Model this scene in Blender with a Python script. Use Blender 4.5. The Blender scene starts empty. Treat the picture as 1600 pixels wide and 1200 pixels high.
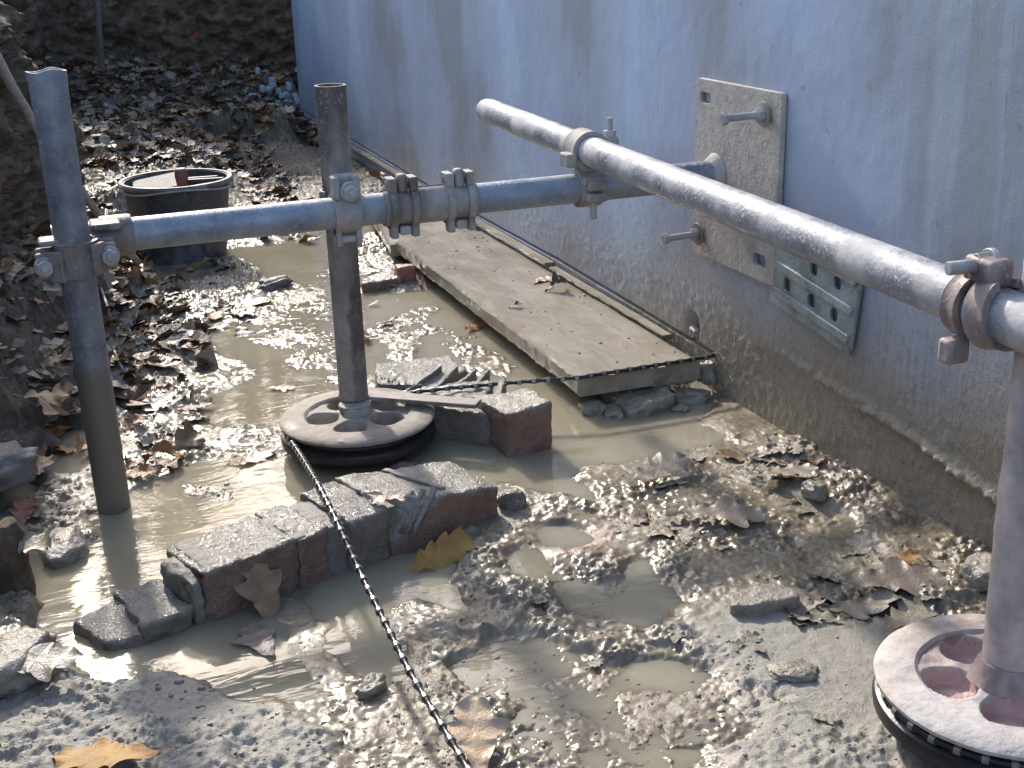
import bpy, bmesh, math, random
import numpy as np
from mathutils import Vector, Matrix, noise as mnoise
random.seed(7); rng = np.random.default_rng(7)
scene = bpy.context.scene; COL = scene.collection

# ---------------------------------------------------------------- camera
F = Vector((0.32303832, 0.8835278, -0.33915317)); RI = Vector((0.93523565, -0.35287804, -0.0284845)); UP = Vector((0.14484655, 0.30798655, 0.94029983))
CAM = Vector((-1.075, 0.0, 0.79)); FPX = 1942.84
cd = bpy.data.cameras.new('camera'); cam = bpy.data.objects.new('camera', cd); COL.objects.link(cam)
cd.sensor_width = 36; cd.lens = 36 * FPX / 1600; cd.clip_start = 0.02; cd.clip_end = 300
m = Matrix((RI, UP, -F)).transposed().to_4x4(); m.translation = CAM; cam.matrix_world = m
scene.camera = cam
# ---------------------------------------------------------------- light
SUN_EL, SUN_AZ = math.radians(33), math.radians(-1.5)      # azimuth measured from +Y towards +X
w = bpy.data.worlds.new('World'); scene.world = w; w.use_nodes = True
wn = w.node_tree.nodes; wl = w.node_tree.links
sky = wn.new('ShaderNodeTexSky'); sky.sky_type = 'NISHITA'; sky.sun_disc = False
sky.sun_elevation = SUN_EL; sky.sun_rotation = SUN_AZ; sky.dust_density = 2.0; sky.air_density = 1.0; sky.ozone_density = 0.7
wl.new(sky.outputs[0], wn['Background'].inputs[0]); wn['Background'].inputs[1].default_value = 0.15
sd = bpy.data.lights.new('sun', 'SUN'); sun = bpy.data.objects.new('sun', sd); COL.objects.link(sun)
sd.energy = 2.0; sd.angle = math.radians(2.6); sd.color = (1.0, 0.93, 0.84)
sdir = Vector((math.sin(SUN_AZ) * math.cos(SUN_EL), math.cos(SUN_AZ) * math.cos(SUN_EL), math.sin(SUN_EL)))
sun.rotation_euler = sdir.to_track_quat('Z', 'Y').to_euler(); sun.location = (0, 5, 6)
scene.view_settings.view_transform = 'Standard'; scene.view_settings.look = 'None'
scene.view_settings.exposure = 1.3; scene.view_settings.gamma = 1
scene.render.engine = 'CYCLES'; scene.cycles.use_denoising = True; scene.cycles.max_bounces = 6
scene.cycles.sample_clamp_indirect = 6

def at(px, py, **k):
    """world point seen at a photo pixel on the plane x=, y= or z="""
    r = F + RI * ((px - 800) / FPX) - UP * ((py - 600) / FPX)
    (a, v), = k.items(); i = 'xyz'.index(a)
    return CAM + r * ((v - CAM[i]) / r[i])

# ---------------------------------------------------------------- materials
class NT:
    def __init__(s, name):
        s.m = bpy.data.materials.new(name); s.m.use_nodes = True
        s.n = s.m.node_tree.nodes; s.l = s.m.node_tree.links; s.b = s.n['Principled BSDF']
        s.geo = s.n.new('ShaderNodeNewGeometry'); s.tc = s.n.new('ShaderNodeTexCoord')
        s.coord = s.geo.outputs['Position']
    def link(s, a, b): s.l.new(a, b)
    def noise(s, scale, detail=5, rough=.6, stretch=None, coord=None, dist=0):
        n = s.n.new('ShaderNodeTexNoise'); n.inputs['Scale'].default_value = scale; n.inputs['Detail'].default_value = detail
        n.inputs['Roughness'].default_value = rough; n.inputs['Distortion'].default_value = dist
        c = coord or s.coord
        if stretch:
            mp = s.n.new('ShaderNodeMapping'); mp.inputs['Scale'].default_value = stretch; s.link(c, mp.inputs[0]); c = mp.outputs[0]
        s.link(c, n.inputs['Vector']); return n.outputs['Fac']
    def ramp(s, fac, stops, interp='LINEAR'):
        r = s.n.new('ShaderNodeValToRGB'); r.color_ramp.interpolation = interp
        e = r.color_ramp.elements
        while len(e) < len(stops): e.new(.5)
        for i, (p, c) in enumerate(stops):
            e[i].position = p; e[i].color = (c, c, c, 1) if isinstance(c, (int, float)) else (*c, 1)
        s.link(fac, r.inputs[0]); return r.outputs[0]
    def math(s, op, a, b=0., c=None, clamp=False):
        n = s.n.new('ShaderNodeMath'); n.operation = op; n.use_clamp = clamp
        for i, v in enumerate((a, b) if c is None else (a, b, c)):
            if isinstance(v, (int, float)): n.inputs[i].default_value = v
            else: s.link(v, n.inputs[i])
        return n.outputs[0]
    def mix(s, fac, a, b):
        n = s.n.new('ShaderNodeMix'); n.data_type = 'RGBA'
        for i, v in ((0, fac), (6, a), (7, b)):
            if isinstance(v, (int, float)): n.inputs[i].default_value = v
            elif isinstance(v, tuple): n.inputs[i].default_value = (*v, 1)
            else: s.link(v, n.inputs[i])
        return n.outputs[2]
    def mixf(s, fac, a, b):
        return s.math('ADD', s.math('MULTIPLY', s.math('SUBTRACT', 1., fac), a), s.math('MULTIPLY', fac, b))
    def axis(s, i):
        x = s.n.new('ShaderNodeSeparateXYZ'); s.link(s.geo.outputs['Position'], x.inputs[0]); return x.outputs[i]
    def maprange(s, v, a, b, c=0., d=1.):
        n = s.n.new('ShaderNodeMapRange'); n.inputs[1].default_value = a; n.inputs[2].default_value = b
        n.inputs[3].default_value = c; n.inputs[4].default_value = d; s.link(v, n.inputs[0]); return n.outputs[0]
    def bump(s, hs, dist=.002, strength=1.):
        prev = None
        for h, k in hs:
            b = s.n.new('ShaderNodeBump'); b.inputs['Strength'].default_value = strength; b.inputs['Distance'].default_value = dist * k
            s.link(h, b.inputs['Height'])
            if prev: s.link(prev, b.inputs['Normal'])
            prev = b.outputs[0]
        s.link(prev, s.b.inputs['Normal'])
    def out(s, col=None, rough=None, metal=None, spec=None):
        for v, k in ((col, 'Base Color'), (rough, 'Roughness'), (metal, 'Metallic'), (spec, 'Specular IOR Level')):
            if v is None: continue
            if isinstance(v, (int, float)): s.b.inputs[k].default_value = v
            elif isinstance(v, tuple): s.b.inputs[k].default_value = (*v, 1)
            else: s.link(v, s.b.inputs[k])
        return s.m

MUD = (.33, .28, .215); MUDD = (.17, .14, .105); MUDL = (.42, .38, .31)
def coated(name, base, metal=.6, rough=.4, mud=.5, mudcol=(.36, .33, .29), spots=.5, zlow=None, zcol=(.20, .17, .13), bump=.0006, side=None):
    """metal with blotchy oxide, dried mud film, splash dots and a wet zone below world height zlow"""
    t = NT(name); n1 = t.noise(22, 6, .65); n2 = t.noise(180, 3, .6); n3 = t.noise(9, 4, .6, stretch=(1, 1, .45))
    a = tuple(c * .6 for c in base); b = tuple(min(1, c * 1.35) for c in base)
    col = t.ramp(n1, [(.3, a), (.5, base), (.7, b)])
    mk = t.ramp(n3, [(max(0, .72 - mud * .5), 0.), (min(1, .88 - mud * .5), 1.)])
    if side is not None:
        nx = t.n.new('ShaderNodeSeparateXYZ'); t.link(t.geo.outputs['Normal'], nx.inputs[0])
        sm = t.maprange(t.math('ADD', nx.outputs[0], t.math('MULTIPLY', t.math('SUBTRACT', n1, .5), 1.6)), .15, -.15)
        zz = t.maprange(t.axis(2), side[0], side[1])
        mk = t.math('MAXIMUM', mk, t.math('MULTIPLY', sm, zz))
    sp = t.ramp(n2, [(.66 - .12 * spots, 0.), (.72 - .12 * spots, 1.)])
    mk2 = t.math('MAXIMUM', mk, t.math('MULTIPLY', sp, .75))
    mc = t.ramp(t.noise(60, 5), [(.3, tuple(c * .8 for c in mudcol)), (.7, tuple(c * 1.15 for c in mudcol))])
    col = t.mix(mk2, col, mc); ro = t.mixf(mk2, rough, .8); me = t.mixf(mk2, metal, 0.)
    if zlow:
        z = t.math('ADD', t.axis(2), t.math('MULTIPLY', t.math('SUBTRACT', n1, .5), .05))
        zm = t.maprange(z, zlow, zlow - .02)
        col = t.mix(zm, col, zcol); ro = t.mixf(zm, ro, .45); me = t.mixf(zm, me, 0.)
    t.bump([(n1, .35), (t.noise(70, 4), .5), (n2, .6), (mk2, .5)], bump * 1.5, .6)
    return t.out(col, ro, me)

def stone(name, c1, c2, scale=60, rough=.6, bump=.002, topwet=None):
    t = NT(name); t.coord = t.tc.outputs['Object']; n = t.noise(scale, 6, .7); n2 = t.noise(scale * 5, 3); n0 = t.noise(scale * .25, 3)
    col = t.mix(t.ramp(n0, [(.35, 0.), (.65, 1.)]), t.ramp(n, [(.3, c1), (.7, c2)]), t.ramp(n, [(.3, c2), (.7, tuple(c * 1.1 for c in c2))]))
    ro = rough
    if topwet:
        side = t.ramp(t.noise(26, 5, .7), [(.5, 0.), (.64, .6)]); col = t.mix(side, col, (.20, .175, .14)); ro = t.mixf(side, rough, .3)
        nx = t.n.new('ShaderNodeSeparateXYZ'); t.link(t.geo.outputs['Normal'], nx.inputs[0])
        k = t.maprange(t.math('ADD', nx.outputs[2], t.math('MULTIPLY', t.math('SUBTRACT', n, .5), .9)), .35, .6)
        col = t.mix(k, col, t.ramp(n2, [(.3, tuple(c * .8 for c in topwet)), (.7, topwet)])); ro = t.mixf(k, ro, .2)
    t.bump([(n, 1.), (n2, 1.1 if topwet else .5)], bump)
    return t.out(col, ro, 0., .7 if topwet else .5)

M = {}
M['galv'] = coated('galvanised_steel', (.25, .28, .33), .35, .48, .36, (.38, .38, .385), .75, bump=.0009)
M['galv_top'] = coated('worn_galvanised_steel', (.23, .24, .27), .35, .50, .55, (.47, .45, .44), .7, bump=.0010)
M['galv_pole'] = coated('muddy_galvanised_pole', (.21, .215, .24), .3, .5, .5, (.37, .345, .325), .55, zlow=.235, zcol=(.17, .15, .12))
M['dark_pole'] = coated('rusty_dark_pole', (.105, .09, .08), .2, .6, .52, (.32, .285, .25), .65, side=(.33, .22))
M['pink_pole'] = coated('pink_muddy_pole', (.27, .25, .265), .1, .6, .68, (.52, .44, .41), .4)
M['clamp'] = coated('slurry_coated_steel', (.17, .14, .125), .2, .55, .58, (.37, .335, .31), .5, bump=.001)
M['clamp_pink'] = coated('pink_slurry_coated_steel', (.20, .15, .14), .2, .55, .56, (.46, .375, .35), .5, bump=.001)
M['nut'] = coated('bolt_steel', (.30, .30, .30), .3, .45, .6, (.44, .41, .40), .4)
M['wheel'] = coated('slurry_wheel', (.15, .125, .11), .1, .55, .7, (.36, .31, .255), .3, bump=.0015)
M['wheel_pink'] = coated('pale_slurry_wheel', (.34, .27, .24), .1, .6, .62, (.54, .495, .46), .3, bump=.002)
M['web_pink'] = stone('pink_wet_slurry', (.40, .22, .19), (.52, .36, .33), 40, .35, .003)
M['plate'] = coated('slurry_plate', (.36, .33, .32), .1, .7, .8, (.46, .405, .35), .3, bump=.003)
M['zinc'] = coated('zinc_panel', (.30, .345, .345), .3, .45, .25, (.46, .47, .45), .75)
def simple(name, c, rough, bscale=200, bd=.0004, metal=0, var=.3, obj=True):
    t = NT(name)
    if obj: t.coord = t.tc.outputs['Object']
    n = t.noise(bscale * .3, 5); k = t.noise(bscale, 3)
    t.bump([(k, 1.)], bd)
    return t.out(t.ramp(n, [(.3, tuple(x * (1 - var) for x in c)), (.7, tuple(x * (1 + var) for x in c))]), rough, metal)
M['rubber'] = simple('black_rubber', (.018, .018, .022), .4)
M['cable'] = simple('black_rubber_cable', (.02, .02, .022), .35)
M['bead'] = simple('diamond_bead', (.27, .26, .25), .3, 400, .0002, .5)
M['bucket'] = coated('black_plastic_with_slurry', (.055, .057, .068), 0, .4, .42, (.21, .21, .215), .6)
M['bucket_rim'] = coated('bucket_rim_plastic', (.12, .12, .12), 0, .4, .5, (.30, .29, .26), .5)
M['redgrip'] = simple('red_brown_grip', (.28, .10, .075), .45)
M['tool'] = simple('dark_tool', (.10, .095, .09), .5)
M['wood'] = simple('grey_wood', (.24, .21, .18), .7)
M['plastic_grey'] = simple('grey_plastic', (.30, .30, .30), .5)
M['brick'] = stone('wet_red_brick', (.14, .075, .055), (.25, .145, .105), 50, .5, .003, topwet=(.30, .27, .22))
M['brickgrey'] = stone('slurry_covered_brick', (.13, .10, .08), (.22, .18, .145), 70, .45, .003, topwet=(.31, .28, .235))
M['brickred'] = stone('bright_red_brick', (.28, .10, .07), (.34, .15, .11), 60, .5)
M['mortar'] = stone('grey_mortar', (.16, .14, .12), (.26, .23, .20), 90, .5, .003)
M['stone'] = stone('dark_stone', (.10, .09, .085), (.18, .165, .15), 50, .5, .003)
M['stonemud'] = stone('mud_coated_stone', (.16, .135, .105), (.30, .26, .21), 40, .35, .004)
M['plaster'] = stone('pale_blue_plaster_lump', (.20, .24, .28), (.36, .42, .48), 60, .7)

def mud_material():
    t = NT('wet_mud')
    at_ = t.n.new('ShaderNodeAttribute'); at_.attribute_name = 'dry'; dry = at_.outputs['Fac']
    a2 = t.n.new('ShaderNodeAttribute'); a2.attribute_name = 'dirt'; dirt = a2.outputs['Fac']
    a3 = t.n.new('ShaderNodeAttribute'); a3.attribute_name = 'pink'; pink = a3.outputs['Fac']
    n1 = t.noise(14, 6, .6, dist=.5); n2 = t.noise(120, 5, .7); n3 = t.noise(500, 3, .6)
    col = t.ramp(n1, [(.3, (.125, .097, .064)), (.5, (.21, .172, .118)), (.66, (.30, .255, .185))])
    col = t.mix(t.ramp(n2, [(.56, 0.), (.74, .35)]), col, (.12, .10, .075))
    col = t.mix(t.math('MULTIPLY', t.ramp(t.noise(11, 3), [(.5, 0.), (.62, .8)]), pink), col, (.30, .16, .12))
    dcol = t.ramp(n2, [(.3, (.24, .22, .185)), (.7, (.36, .335, .285))])
    col = t.mix(dry, col, dcol)
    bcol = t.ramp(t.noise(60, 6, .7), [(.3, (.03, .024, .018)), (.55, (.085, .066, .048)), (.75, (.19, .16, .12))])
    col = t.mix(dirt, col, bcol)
    ro = t.ramp(t.noise(30, 5, .7), [(.36, .10), (.5, .24), (.64, .6)])
    ro = t.mixf(dry, ro, .55); ro = t.mixf(dirt, ro, .8)
    calm = t.ramp(t.noise(8, 4), [(.46, .1), (.62, 1.)]); calm = t.math('MAXIMUM', calm, t.math('MULTIPLY', dry, .6))
    t.bump([(t.math('MULTIPLY', t.noise(70, 3, .5), calm), .35), (t.math('MULTIPLY', t.noise(260, 4, .7), calm), .6), (t.math('MULTIPLY', n3, dry), .5)], .003)
    return t.out(col, ro, 0., .5)
M['mud'] = mud_material()

def water_material():
    t = NT('muddy_water')
    n1 = t.noise(5, 6, .6, stretch=(1.2, .5, 1), dist=1.2); n2 = t.noise(30, 4, .6, stretch=(.35, 1.6, 1), dist=1.)
    col = t.ramp(n1, [(.3, (.23, .20, .138)), (.5, (.28, .246, .172)), (.72, (.335, .298, .215))])
    col = t.mix(t.ramp(n2, [(.56, 0.), (.74, .4)]), col, (.40, .375, .31))
    y = t.noise(3, 2)
    w1 = t.noise(16, 3, .5, stretch=(.5, 1.8, 1), dist=.6)
    w2 = t.math('MULTIPLY', t.noise(75, 3, .6, stretch=(.6, 1.6, 1)), t.ramp(t.noise(6, 3), [(.48, 0.), (.62, 1.)]))
    t.b.subsurface_method = 'BURLEY'; t.b.inputs['Subsurface Weight'].default_value = .8; t.b.inputs['Subsurface Scale'].default_value = .05
    t.b.inputs['Subsurface Radius'].default_value = (1., .85, .6)
    t.bump([(w1, .55), (w2, .5)], .0012)
    return t.out(col, t.ramp(n2, [(.4, .03), (.7, .08)]), 0., .35)
M['water'] = water_material()

def wall_material():
    t = NT('blue_grey_render')
    z = t.axis(2); y = t.axis(1)
    st = t.noise(5, 6, .6, stretch=(1, 1, .16), dist=.3); fine = t.noise(260, 4, .7); med = t.noise(2.2, 4, .5, stretch=(1, 1, .55))
    col = t.ramp(med, [(.40, (.30, .325, .36)), (.445, (.36, .40, .49)), (.53, (.39, .455, .58)), (.60, (.405, .475, .605)), (.635, (.44, .545, .67))])
    col = t.mix(t.ramp(st, [(.52, 0.), (.68, .24)]), col, (.28, .31, .35))
    col = t.mix(t.ramp(t.noise(9, 5, .6, stretch=(1, 1, .08)), [(.56, 0.), (.64, .3)]), col, (.46, .54, .66))
    dot = t.ramp(t.noise(42, 2, .5), [(.70, 0.), (.73, 1.)])
    col = t.mix(t.math('MULTIPLY', dot, .5), col, (.30, .24, .17))
    # hairline scratches running down the render
    scr = t.ramp(t.noise(30, 3, .6, stretch=(1, 1, .05)), [(.495, 0.), (.5, 1.), (.505, 0.)])
    gate = t.ramp(t.noise(3.5, 2), [(.55, 0.), (.6, .6)])
    col = t.mix(t.math('MULTIPLY', scr, gate), col, (.13, .14, .16))
    # dirt film: brown splash rising from the mud, higher towards the near end
    edge = t.math('ADD', z, t.math('MULTIPLY', t.math('SUBTRACT', t.noise(5, 4, .5), .5), .16))
    top = t.maprange(y, 1.0, 2.6, .23, .11)
    k = t.math('SUBTRACT', edge, top)
    mk = t.maprange(k, .13, -.07)
    mc = t.ramp(t.noise(55, 5, .7), [(.3, (.28, .23, .165)), (.7, (.40, .335, .245))])
    far = t.maprange(y, 3.0, 2.0, .35, 1.)
    mk = t.math('MULTIPLY', mk, far)
    col = t.mix(mk, col, mc)
    lo = t.math('MULTIPLY', t.maprange(k, .25, .0), .55)
    col = t.mix(t.math('MULTIPLY', t.ramp(t.noise(70, 4), [(.52, 0.), (.62, 1.)]), lo), col, (.26, .23, .19))
    t.bump([(fine, .35), (t.noise(60, 5, .6), .2), (t.math('MULTIPLY', t.noise(150, 4, .65, stretch=(1, 1, .75)), mk), 1.9), (scr, -.1)], .0022)
    return t.out(col, t.mixf(mk, .6, .42), 0., .4)
M['wall'] = wall_material()

def bank_material():
    t = NT('trench_earth'); n = t.noise(18, 7, .7); n2 = t.noise(110, 5, .7); v = t.n.new('ShaderNodeTexVoronoi'); v.inputs['Scale'].default_value = 45
    t.link(t.coord, v.inputs['Vector'])
    col = t.ramp(n, [(.3, (.048, .033, .022)), (.5, (.13, .092, .060)), (.7, (.27, .21, .15))])
    peb = t.ramp(v.outputs['Distance'], [(.12, 1.), (.3, 0.)])
    sel = t.ramp(t.noise(28, 2), [(.54, 0.), (.6, 1.)])
    pk = t.math('MULTIPLY', peb, sel)
    col = t.mix(t.math('MULTIPLY', pk, .8), col, (.30, .26, .20))
    t.bump([(n, 3.), (n2, 1.), (pk, 2.)], .006)
    return t.out(col, .85)
M['bank'] = bank_material()

def board_material():
    t = NT('slurry_covered_board'); n = t.noise(12, 6, .6, stretch=(1.5, .5, 1), dist=.8); n2 = t.noise(150, 4, .7)
    col = t.ramp(n, [(.3, (.25, .215, .16)), (.5, (.32, .28, .21)), (.7, (.41, .37, .295))])
    col = t.mix(t.ramp(t.noise(6, 3), [(.5, 0.), (.7, .35)]), col, (.35, .25, .17))
    t.bump([(n, .8), (t.noise(60, 4, stretch=(2, .4, 1)), .5), (n2, .25)], .0022)
    return t.out(col, t.ramp(t.noise(14, 3), [(.4, .08), (.65, .26)]), 0., .6)
M['board'] = board_material()

def leaf_material(name, c1, c2, rough=.5, vein=.3):
    t = NT(name); t.coord = t.tc.outputs['Object']; n = t.noise(45, 5, .6)
    oi = t.n.new('ShaderNodeObjectInfo'); hue = t.n.new('ShaderNodeHueSaturation')
    col = t.ramp(n, [(.3, c1), (.65, c2)])
    t.link(t.maprange(oi.outputs['Random'], 0, 1, .65, 1.25), hue.inputs['Value']); t.link(t.maprange(oi.outputs['Random'], 0, 1, .47, .52), hue.inputs['Hue'])
    t.link(col, hue.inputs['Color'])
    vn = t.noise(220, 3, .6); t.bump([(n, 1.6), (vn, .9)], .0014)
    return t.out(hue.outputs[0], rough)
M['leaf_tan'] = leaf_material('tan_leaf', (.22, .13, .06), (.42, .29, .14))
M['leaf_gold'] = leaf_material('golden_leaf', (.24, .105, .02), (.36, .20, .05), .65)
M['leaf_brown'] = leaf_material('brown_leaf', (.075, .042, .024), (.23, .135, .075))
M['leaf_orange'] = leaf_material('orange_brown_leaf', (.16, .06, .025), (.32, .14, .05))
M['leaf_pale'] = leaf_material('pale_curled_leaf', (.20, .17, .13), (.36, .31, .25), .45)
M['leaf_mud'] = leaf_material('mud_coated_leaf', (.20, .17, .125), (.30, .255, .195), .42)
M['leaf_pink'] = leaf_material('pinkish_tan_leaf', (.36, .20, .15), (.50, .36, .24), .35)

# ---------------------------------------------------------------- helpers
def tag(o, label=None, cat=None, group=None, kind=None):
    if label: o['label'] = label
    if cat: o['category'] = cat
    if group: o['group'] = group
    if kind: o['kind'] = kind
    return o
def thing(name, loc, label, cat, group=None):
    o = bpy.data.objects.new(name, None); COL.objects.link(o); o.location = loc; o.empty_display_size = .05
    return tag(o, label, cat, group)
def link_mesh(name, me, mat, parent=None, smooth=True, bevel=0, origin=None):
    """mesh data in world coordinates; re-based to the parent's location (or to origin)"""
    base = Vector(parent_loc(parent)) if parent else (Vector(origin) if origin is not None else Vector((0, 0, 0)))
    if base.length: me.transform(Matrix.Translation(-base))
    if mat: me.materials.append(M[mat] if isinstance(mat, str) else mat)
    if smooth:
        me.polygons.foreach_set('use_smooth', [True] * len(me.polygons))
        if smooth == 'auto':
            try: me.set_sharp_from_angle(angle=math.radians(35))
            except Exception: pass
    o = bpy.data.objects.new(name, me); COL.objects.link(o)
    if parent: o.parent = parent
    elif base.length: o.location = base
    if bevel:
        b = o.modifiers.new('bevel', 'BEVEL'); b.width = bevel; b.segments = 2; b.limit_method = 'ANGLE'; b.angle_limit = math.radians(40)
    return o
def parent_loc(p):
    v = Vector(p.location)
    while p.parent: p = p.parent; v = v + Vector(p.location)
    return v
def bm_obj(name, bm, mat, parent=None, smooth='auto', bevel=0, origin=None):
    bmesh.ops.recalc_face_normals(bm, faces=bm.faces)
    me = bpy.data.meshes.new(name); bm.to_mesh(me); bm.free()
    return link_mesh(name, me, mat, parent, smooth, bevel, origin)
def frame(d, ref=Vector((0, 0, 1))):
    d = Vector(d).normalized(); ref = Vector(ref)
    if abs(d.dot(ref)) > .98: ref = Vector((0, 1, 0))
    u = (ref - d * ref.dot(d)).normalized(); return d, u, d.cross(u)
def add_cyl(bm, a, b, r, r2=None, seg=24, cap=True, ri=None, rings=1):
    """tube from a to b; ri = inner radius (open pipe)"""
    a, b = Vector(a), Vector(b); d, u, v = frame(b - a); r2 = r if r2 is None else r2
    def ring(c, rr): return [bm.verts.new(c + (u * math.cos(t) + v * math.sin(t)) * rr) for t in [2 * math.pi * i / seg for i in range(seg)]]
    def band(A, B):
        for i in range(seg): bm.faces.new((A[i], A[(i + 1) % seg], B[(i + 1) % seg], B[i]))
    R0 = ring(a, r); prev = R0
    for k in range(1, rings + 1):
        f = k / rings; nx = ring(a.lerp(b, f), r + (r2 - r) * f); band(prev, nx); prev = nx
    if ri:
        I0, I1 = ring(a, ri), ring(b, ri); band(R0, I0); band(prev, I1); band(I0, I1)
    elif cap: bm.faces.new(R0); bm.faces.new(prev)
def add_box(bm, c, sx, sy, sz, ax=None):
    c = Vector(c); X, Y, Z = ax or (Vector((1, 0, 0)), Vector((0, 1, 0)), Vector((0, 0, 1)))
    vs = [bm.verts.new(c + X * (sx / 2 * i) + Y * (sy / 2 * j) + Z * (sz / 2 * k)) for i in (-1, 1) for j in (-1, 1) for k in (-1, 1)]
    for f in ((0, 1, 3, 2), (4, 6, 7, 5), (0, 4, 5, 1), (2, 3, 7, 6), (0, 2, 6, 4), (1, 5, 7, 3)): bm.faces.new([vs[i] for i in f])
def add_band(bm, c, axis, ref, r0, r1, width, a0=0, a1=360, seg=28, flare=0):
    """shell round an axis from angle a0 to a1 (degrees from ref)"""
    d, u, v = frame(axis, ref); c = Vector(c); full = abs(a1 - a0) >= 359.9
    prof = [(-.5, r0), (-.5, r1 - .001 + flare), (-.38, r1), (.38, r1), (.5, r1 - .001 + flare), (.5, r0)]
    n = max(4, int(seg * abs(a1 - a0) / 360)); rows = []
    for i in range(n if full else n + 1):
        t = math.radians(a0 + (a1 - a0) * i / n); e = u * math.cos(t) + v * math.sin(t)
        rows.append([bm.verts.new(c + d * (p * width) + e * r) for p, r in prof])
    m_ = len(rows)
    for i in range(m_ if full else m_ - 1):
        A, B = rows[i], rows[(i + 1) % m_]
        for j in range(len(prof)): k = (j + 1) % len(prof); bm.faces.new((A[j], A[k], B[k], B[j]))
    if not full: bm.faces.new(rows[0]); bm.faces.new(rows[-1])
def lathe(bm, c, prof, seg=64, axis=(0, 0, 1), close=True):
    d, u, v = frame(axis, (1, 0, 0)); c = Vector(c); rows = []
    for i in range(seg):
        t = 2 * math.pi * i / seg; e = u * math.cos(t) + v * math.sin(t); rows.append([bm.verts.new(c + e * r + d * z) for r, z in prof])
    n = len(prof)
    for i in range(seg):
        A, B = rows[i], rows[(i + 1) % seg]
        for j in range(n if close else n - 1): k = (j + 1) % n; bm.faces.new((A[j], A[k], B[k], B[j]))
def bolt(parent, base, direction, stud=.03, r=.006, nut=.011, nut_h=.010, mat='nut', name='bolt'):
    d, u, v = frame(direction); base = Vector(base)
    bm = bmesh.new(); add_cyl(bm, base - d * .004, base + d * .002, nut * 1.25, seg=20); add_cyl(bm, base + d * .002, base + d * (.002 + nut_h), nut, seg=6)
    b2 = bmesh.new(); add_cyl(b2, base - d * .01, base + d * (nut_h + stud), r, r * .9, seg=14)
    sh = bm_obj('bolt', b2, mat, parent, 'auto', .0006)
    bm_obj('nut', bm, mat, sh, 'auto', .0008)
def rough_prism(pts, z0, z1, amp=.003, sub=5, seed=0, tops=None, skew=(0, 0), cut=None):
    """irregular block over a footprint polygon; tops gives a height per corner"""
    bm = bmesh.new(); n = len(pts); tops = tops or [z1] * n
    lo = [bm.verts.new((p[0], p[1], z0)) for p in pts]; hi = [bm.verts.new((p[0] + skew[0], p[1] + skew[1], t)) for p, t in zip(pts, tops)]
    bm.faces.new(lo[::-1]); bm.faces.new(hi)
    for i in range(n): bm.faces.new((lo[i], lo[(i + 1) % n], hi[(i + 1) % n], hi[i]))
    if cut:
        r_ = bmesh.ops.bisect_plane(bm, geom=bm.verts[:] + bm.edges[:] + bm.faces[:], plane_co=cut[0], plane_no=cut[1], clear_outer=True)
        bmesh.ops.holes_fill(bm, edges=[e for e in bm.edges if e.is_boundary])
    bmesh.ops.triangulate(bm, faces=bm.faces)
    for _ in range(sub):
        long = [e for e in bm.edges if e.calc_length() > .007]
        if not long: break
        bmesh.ops.subdivide_edges(bm, edges=long, cuts=1); bmesh.ops.triangulate(bm, faces=bm.faces)
    for _ in range(3): bmesh.ops.smooth_vert(bm, verts=bm.verts, factor=.5, use_axis_x=True, use_axis_y=True, use_axis_z=True)
    bm.normal_update()
    for v in bm.verts:
        q = v.co * 28 + Vector((seed, seed * .7, 0)); q2 = v.co * 110 + Vector((0, seed, 3))
        v.co += v.normal * amp * (mnoise.noise(q) * 1.3 + mnoise.noise(q2) * .6 + mnoise.noise(v.co * 300) * .15)
    return bm
def rock(name, loc, size, mat, label, cat='stone', seed=1, flat=.6, group=None, rot=0., parent=None, sub=4):
    bm = bmesh.new(); bmesh.ops.create_icosphere(bm, subdivisions=sub, radius=1)
    R = Matrix.Rotation(rot, 3, 'Z')
    for v in bm.verts:
        p = v.co.copy(); k = 1 + .35 * mnoise.noise(p * 1.1 + Vector((seed * 3.1, 0, 0))) + .18 * mnoise.noise(p * 3 + Vector((seed, 0, 0))) + .06 * mnoise.noise(p * 9)
        p = Vector([math.copysign(abs(c) ** .75, c) for c in p]) * k
        p = Vector((p.x * size[0], p.y * size[1], max(p.z, -.6) * size[2])); v.co = R @ p + Vector(loc)
    o = bm_obj(name, bm, mat, parent, True, 0, None if parent else loc)
    if not parent: tag(o, label, cat, group)
    return o
def tube_path(bm, pts, r, seg=8):
    pts = [Vector(p) for p in pts]; rings = []
    for i, p in enumerate(pts):
        d = (pts[min(i + 1, len(pts) - 1)] - pts[max(i - 1, 0)]); d, u, v = frame(d)
        rr = r(i / (len(pts) - 1)) if callable(r) else r
        rings.append([bm.verts.new(p + (u * math.cos(2 * math.pi * k / seg) + v * math.sin(2 * math.pi * k / seg)) * rr) for k in range(seg)])
    for A, B in zip(rings, rings[1:]):
        for k in range(seg): bm.faces.new((A[k], A[(k + 1) % seg], B[(k + 1) % seg], B[k]))
    bm.faces.new(rings[0]); bm.faces.new(rings[-1])
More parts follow.
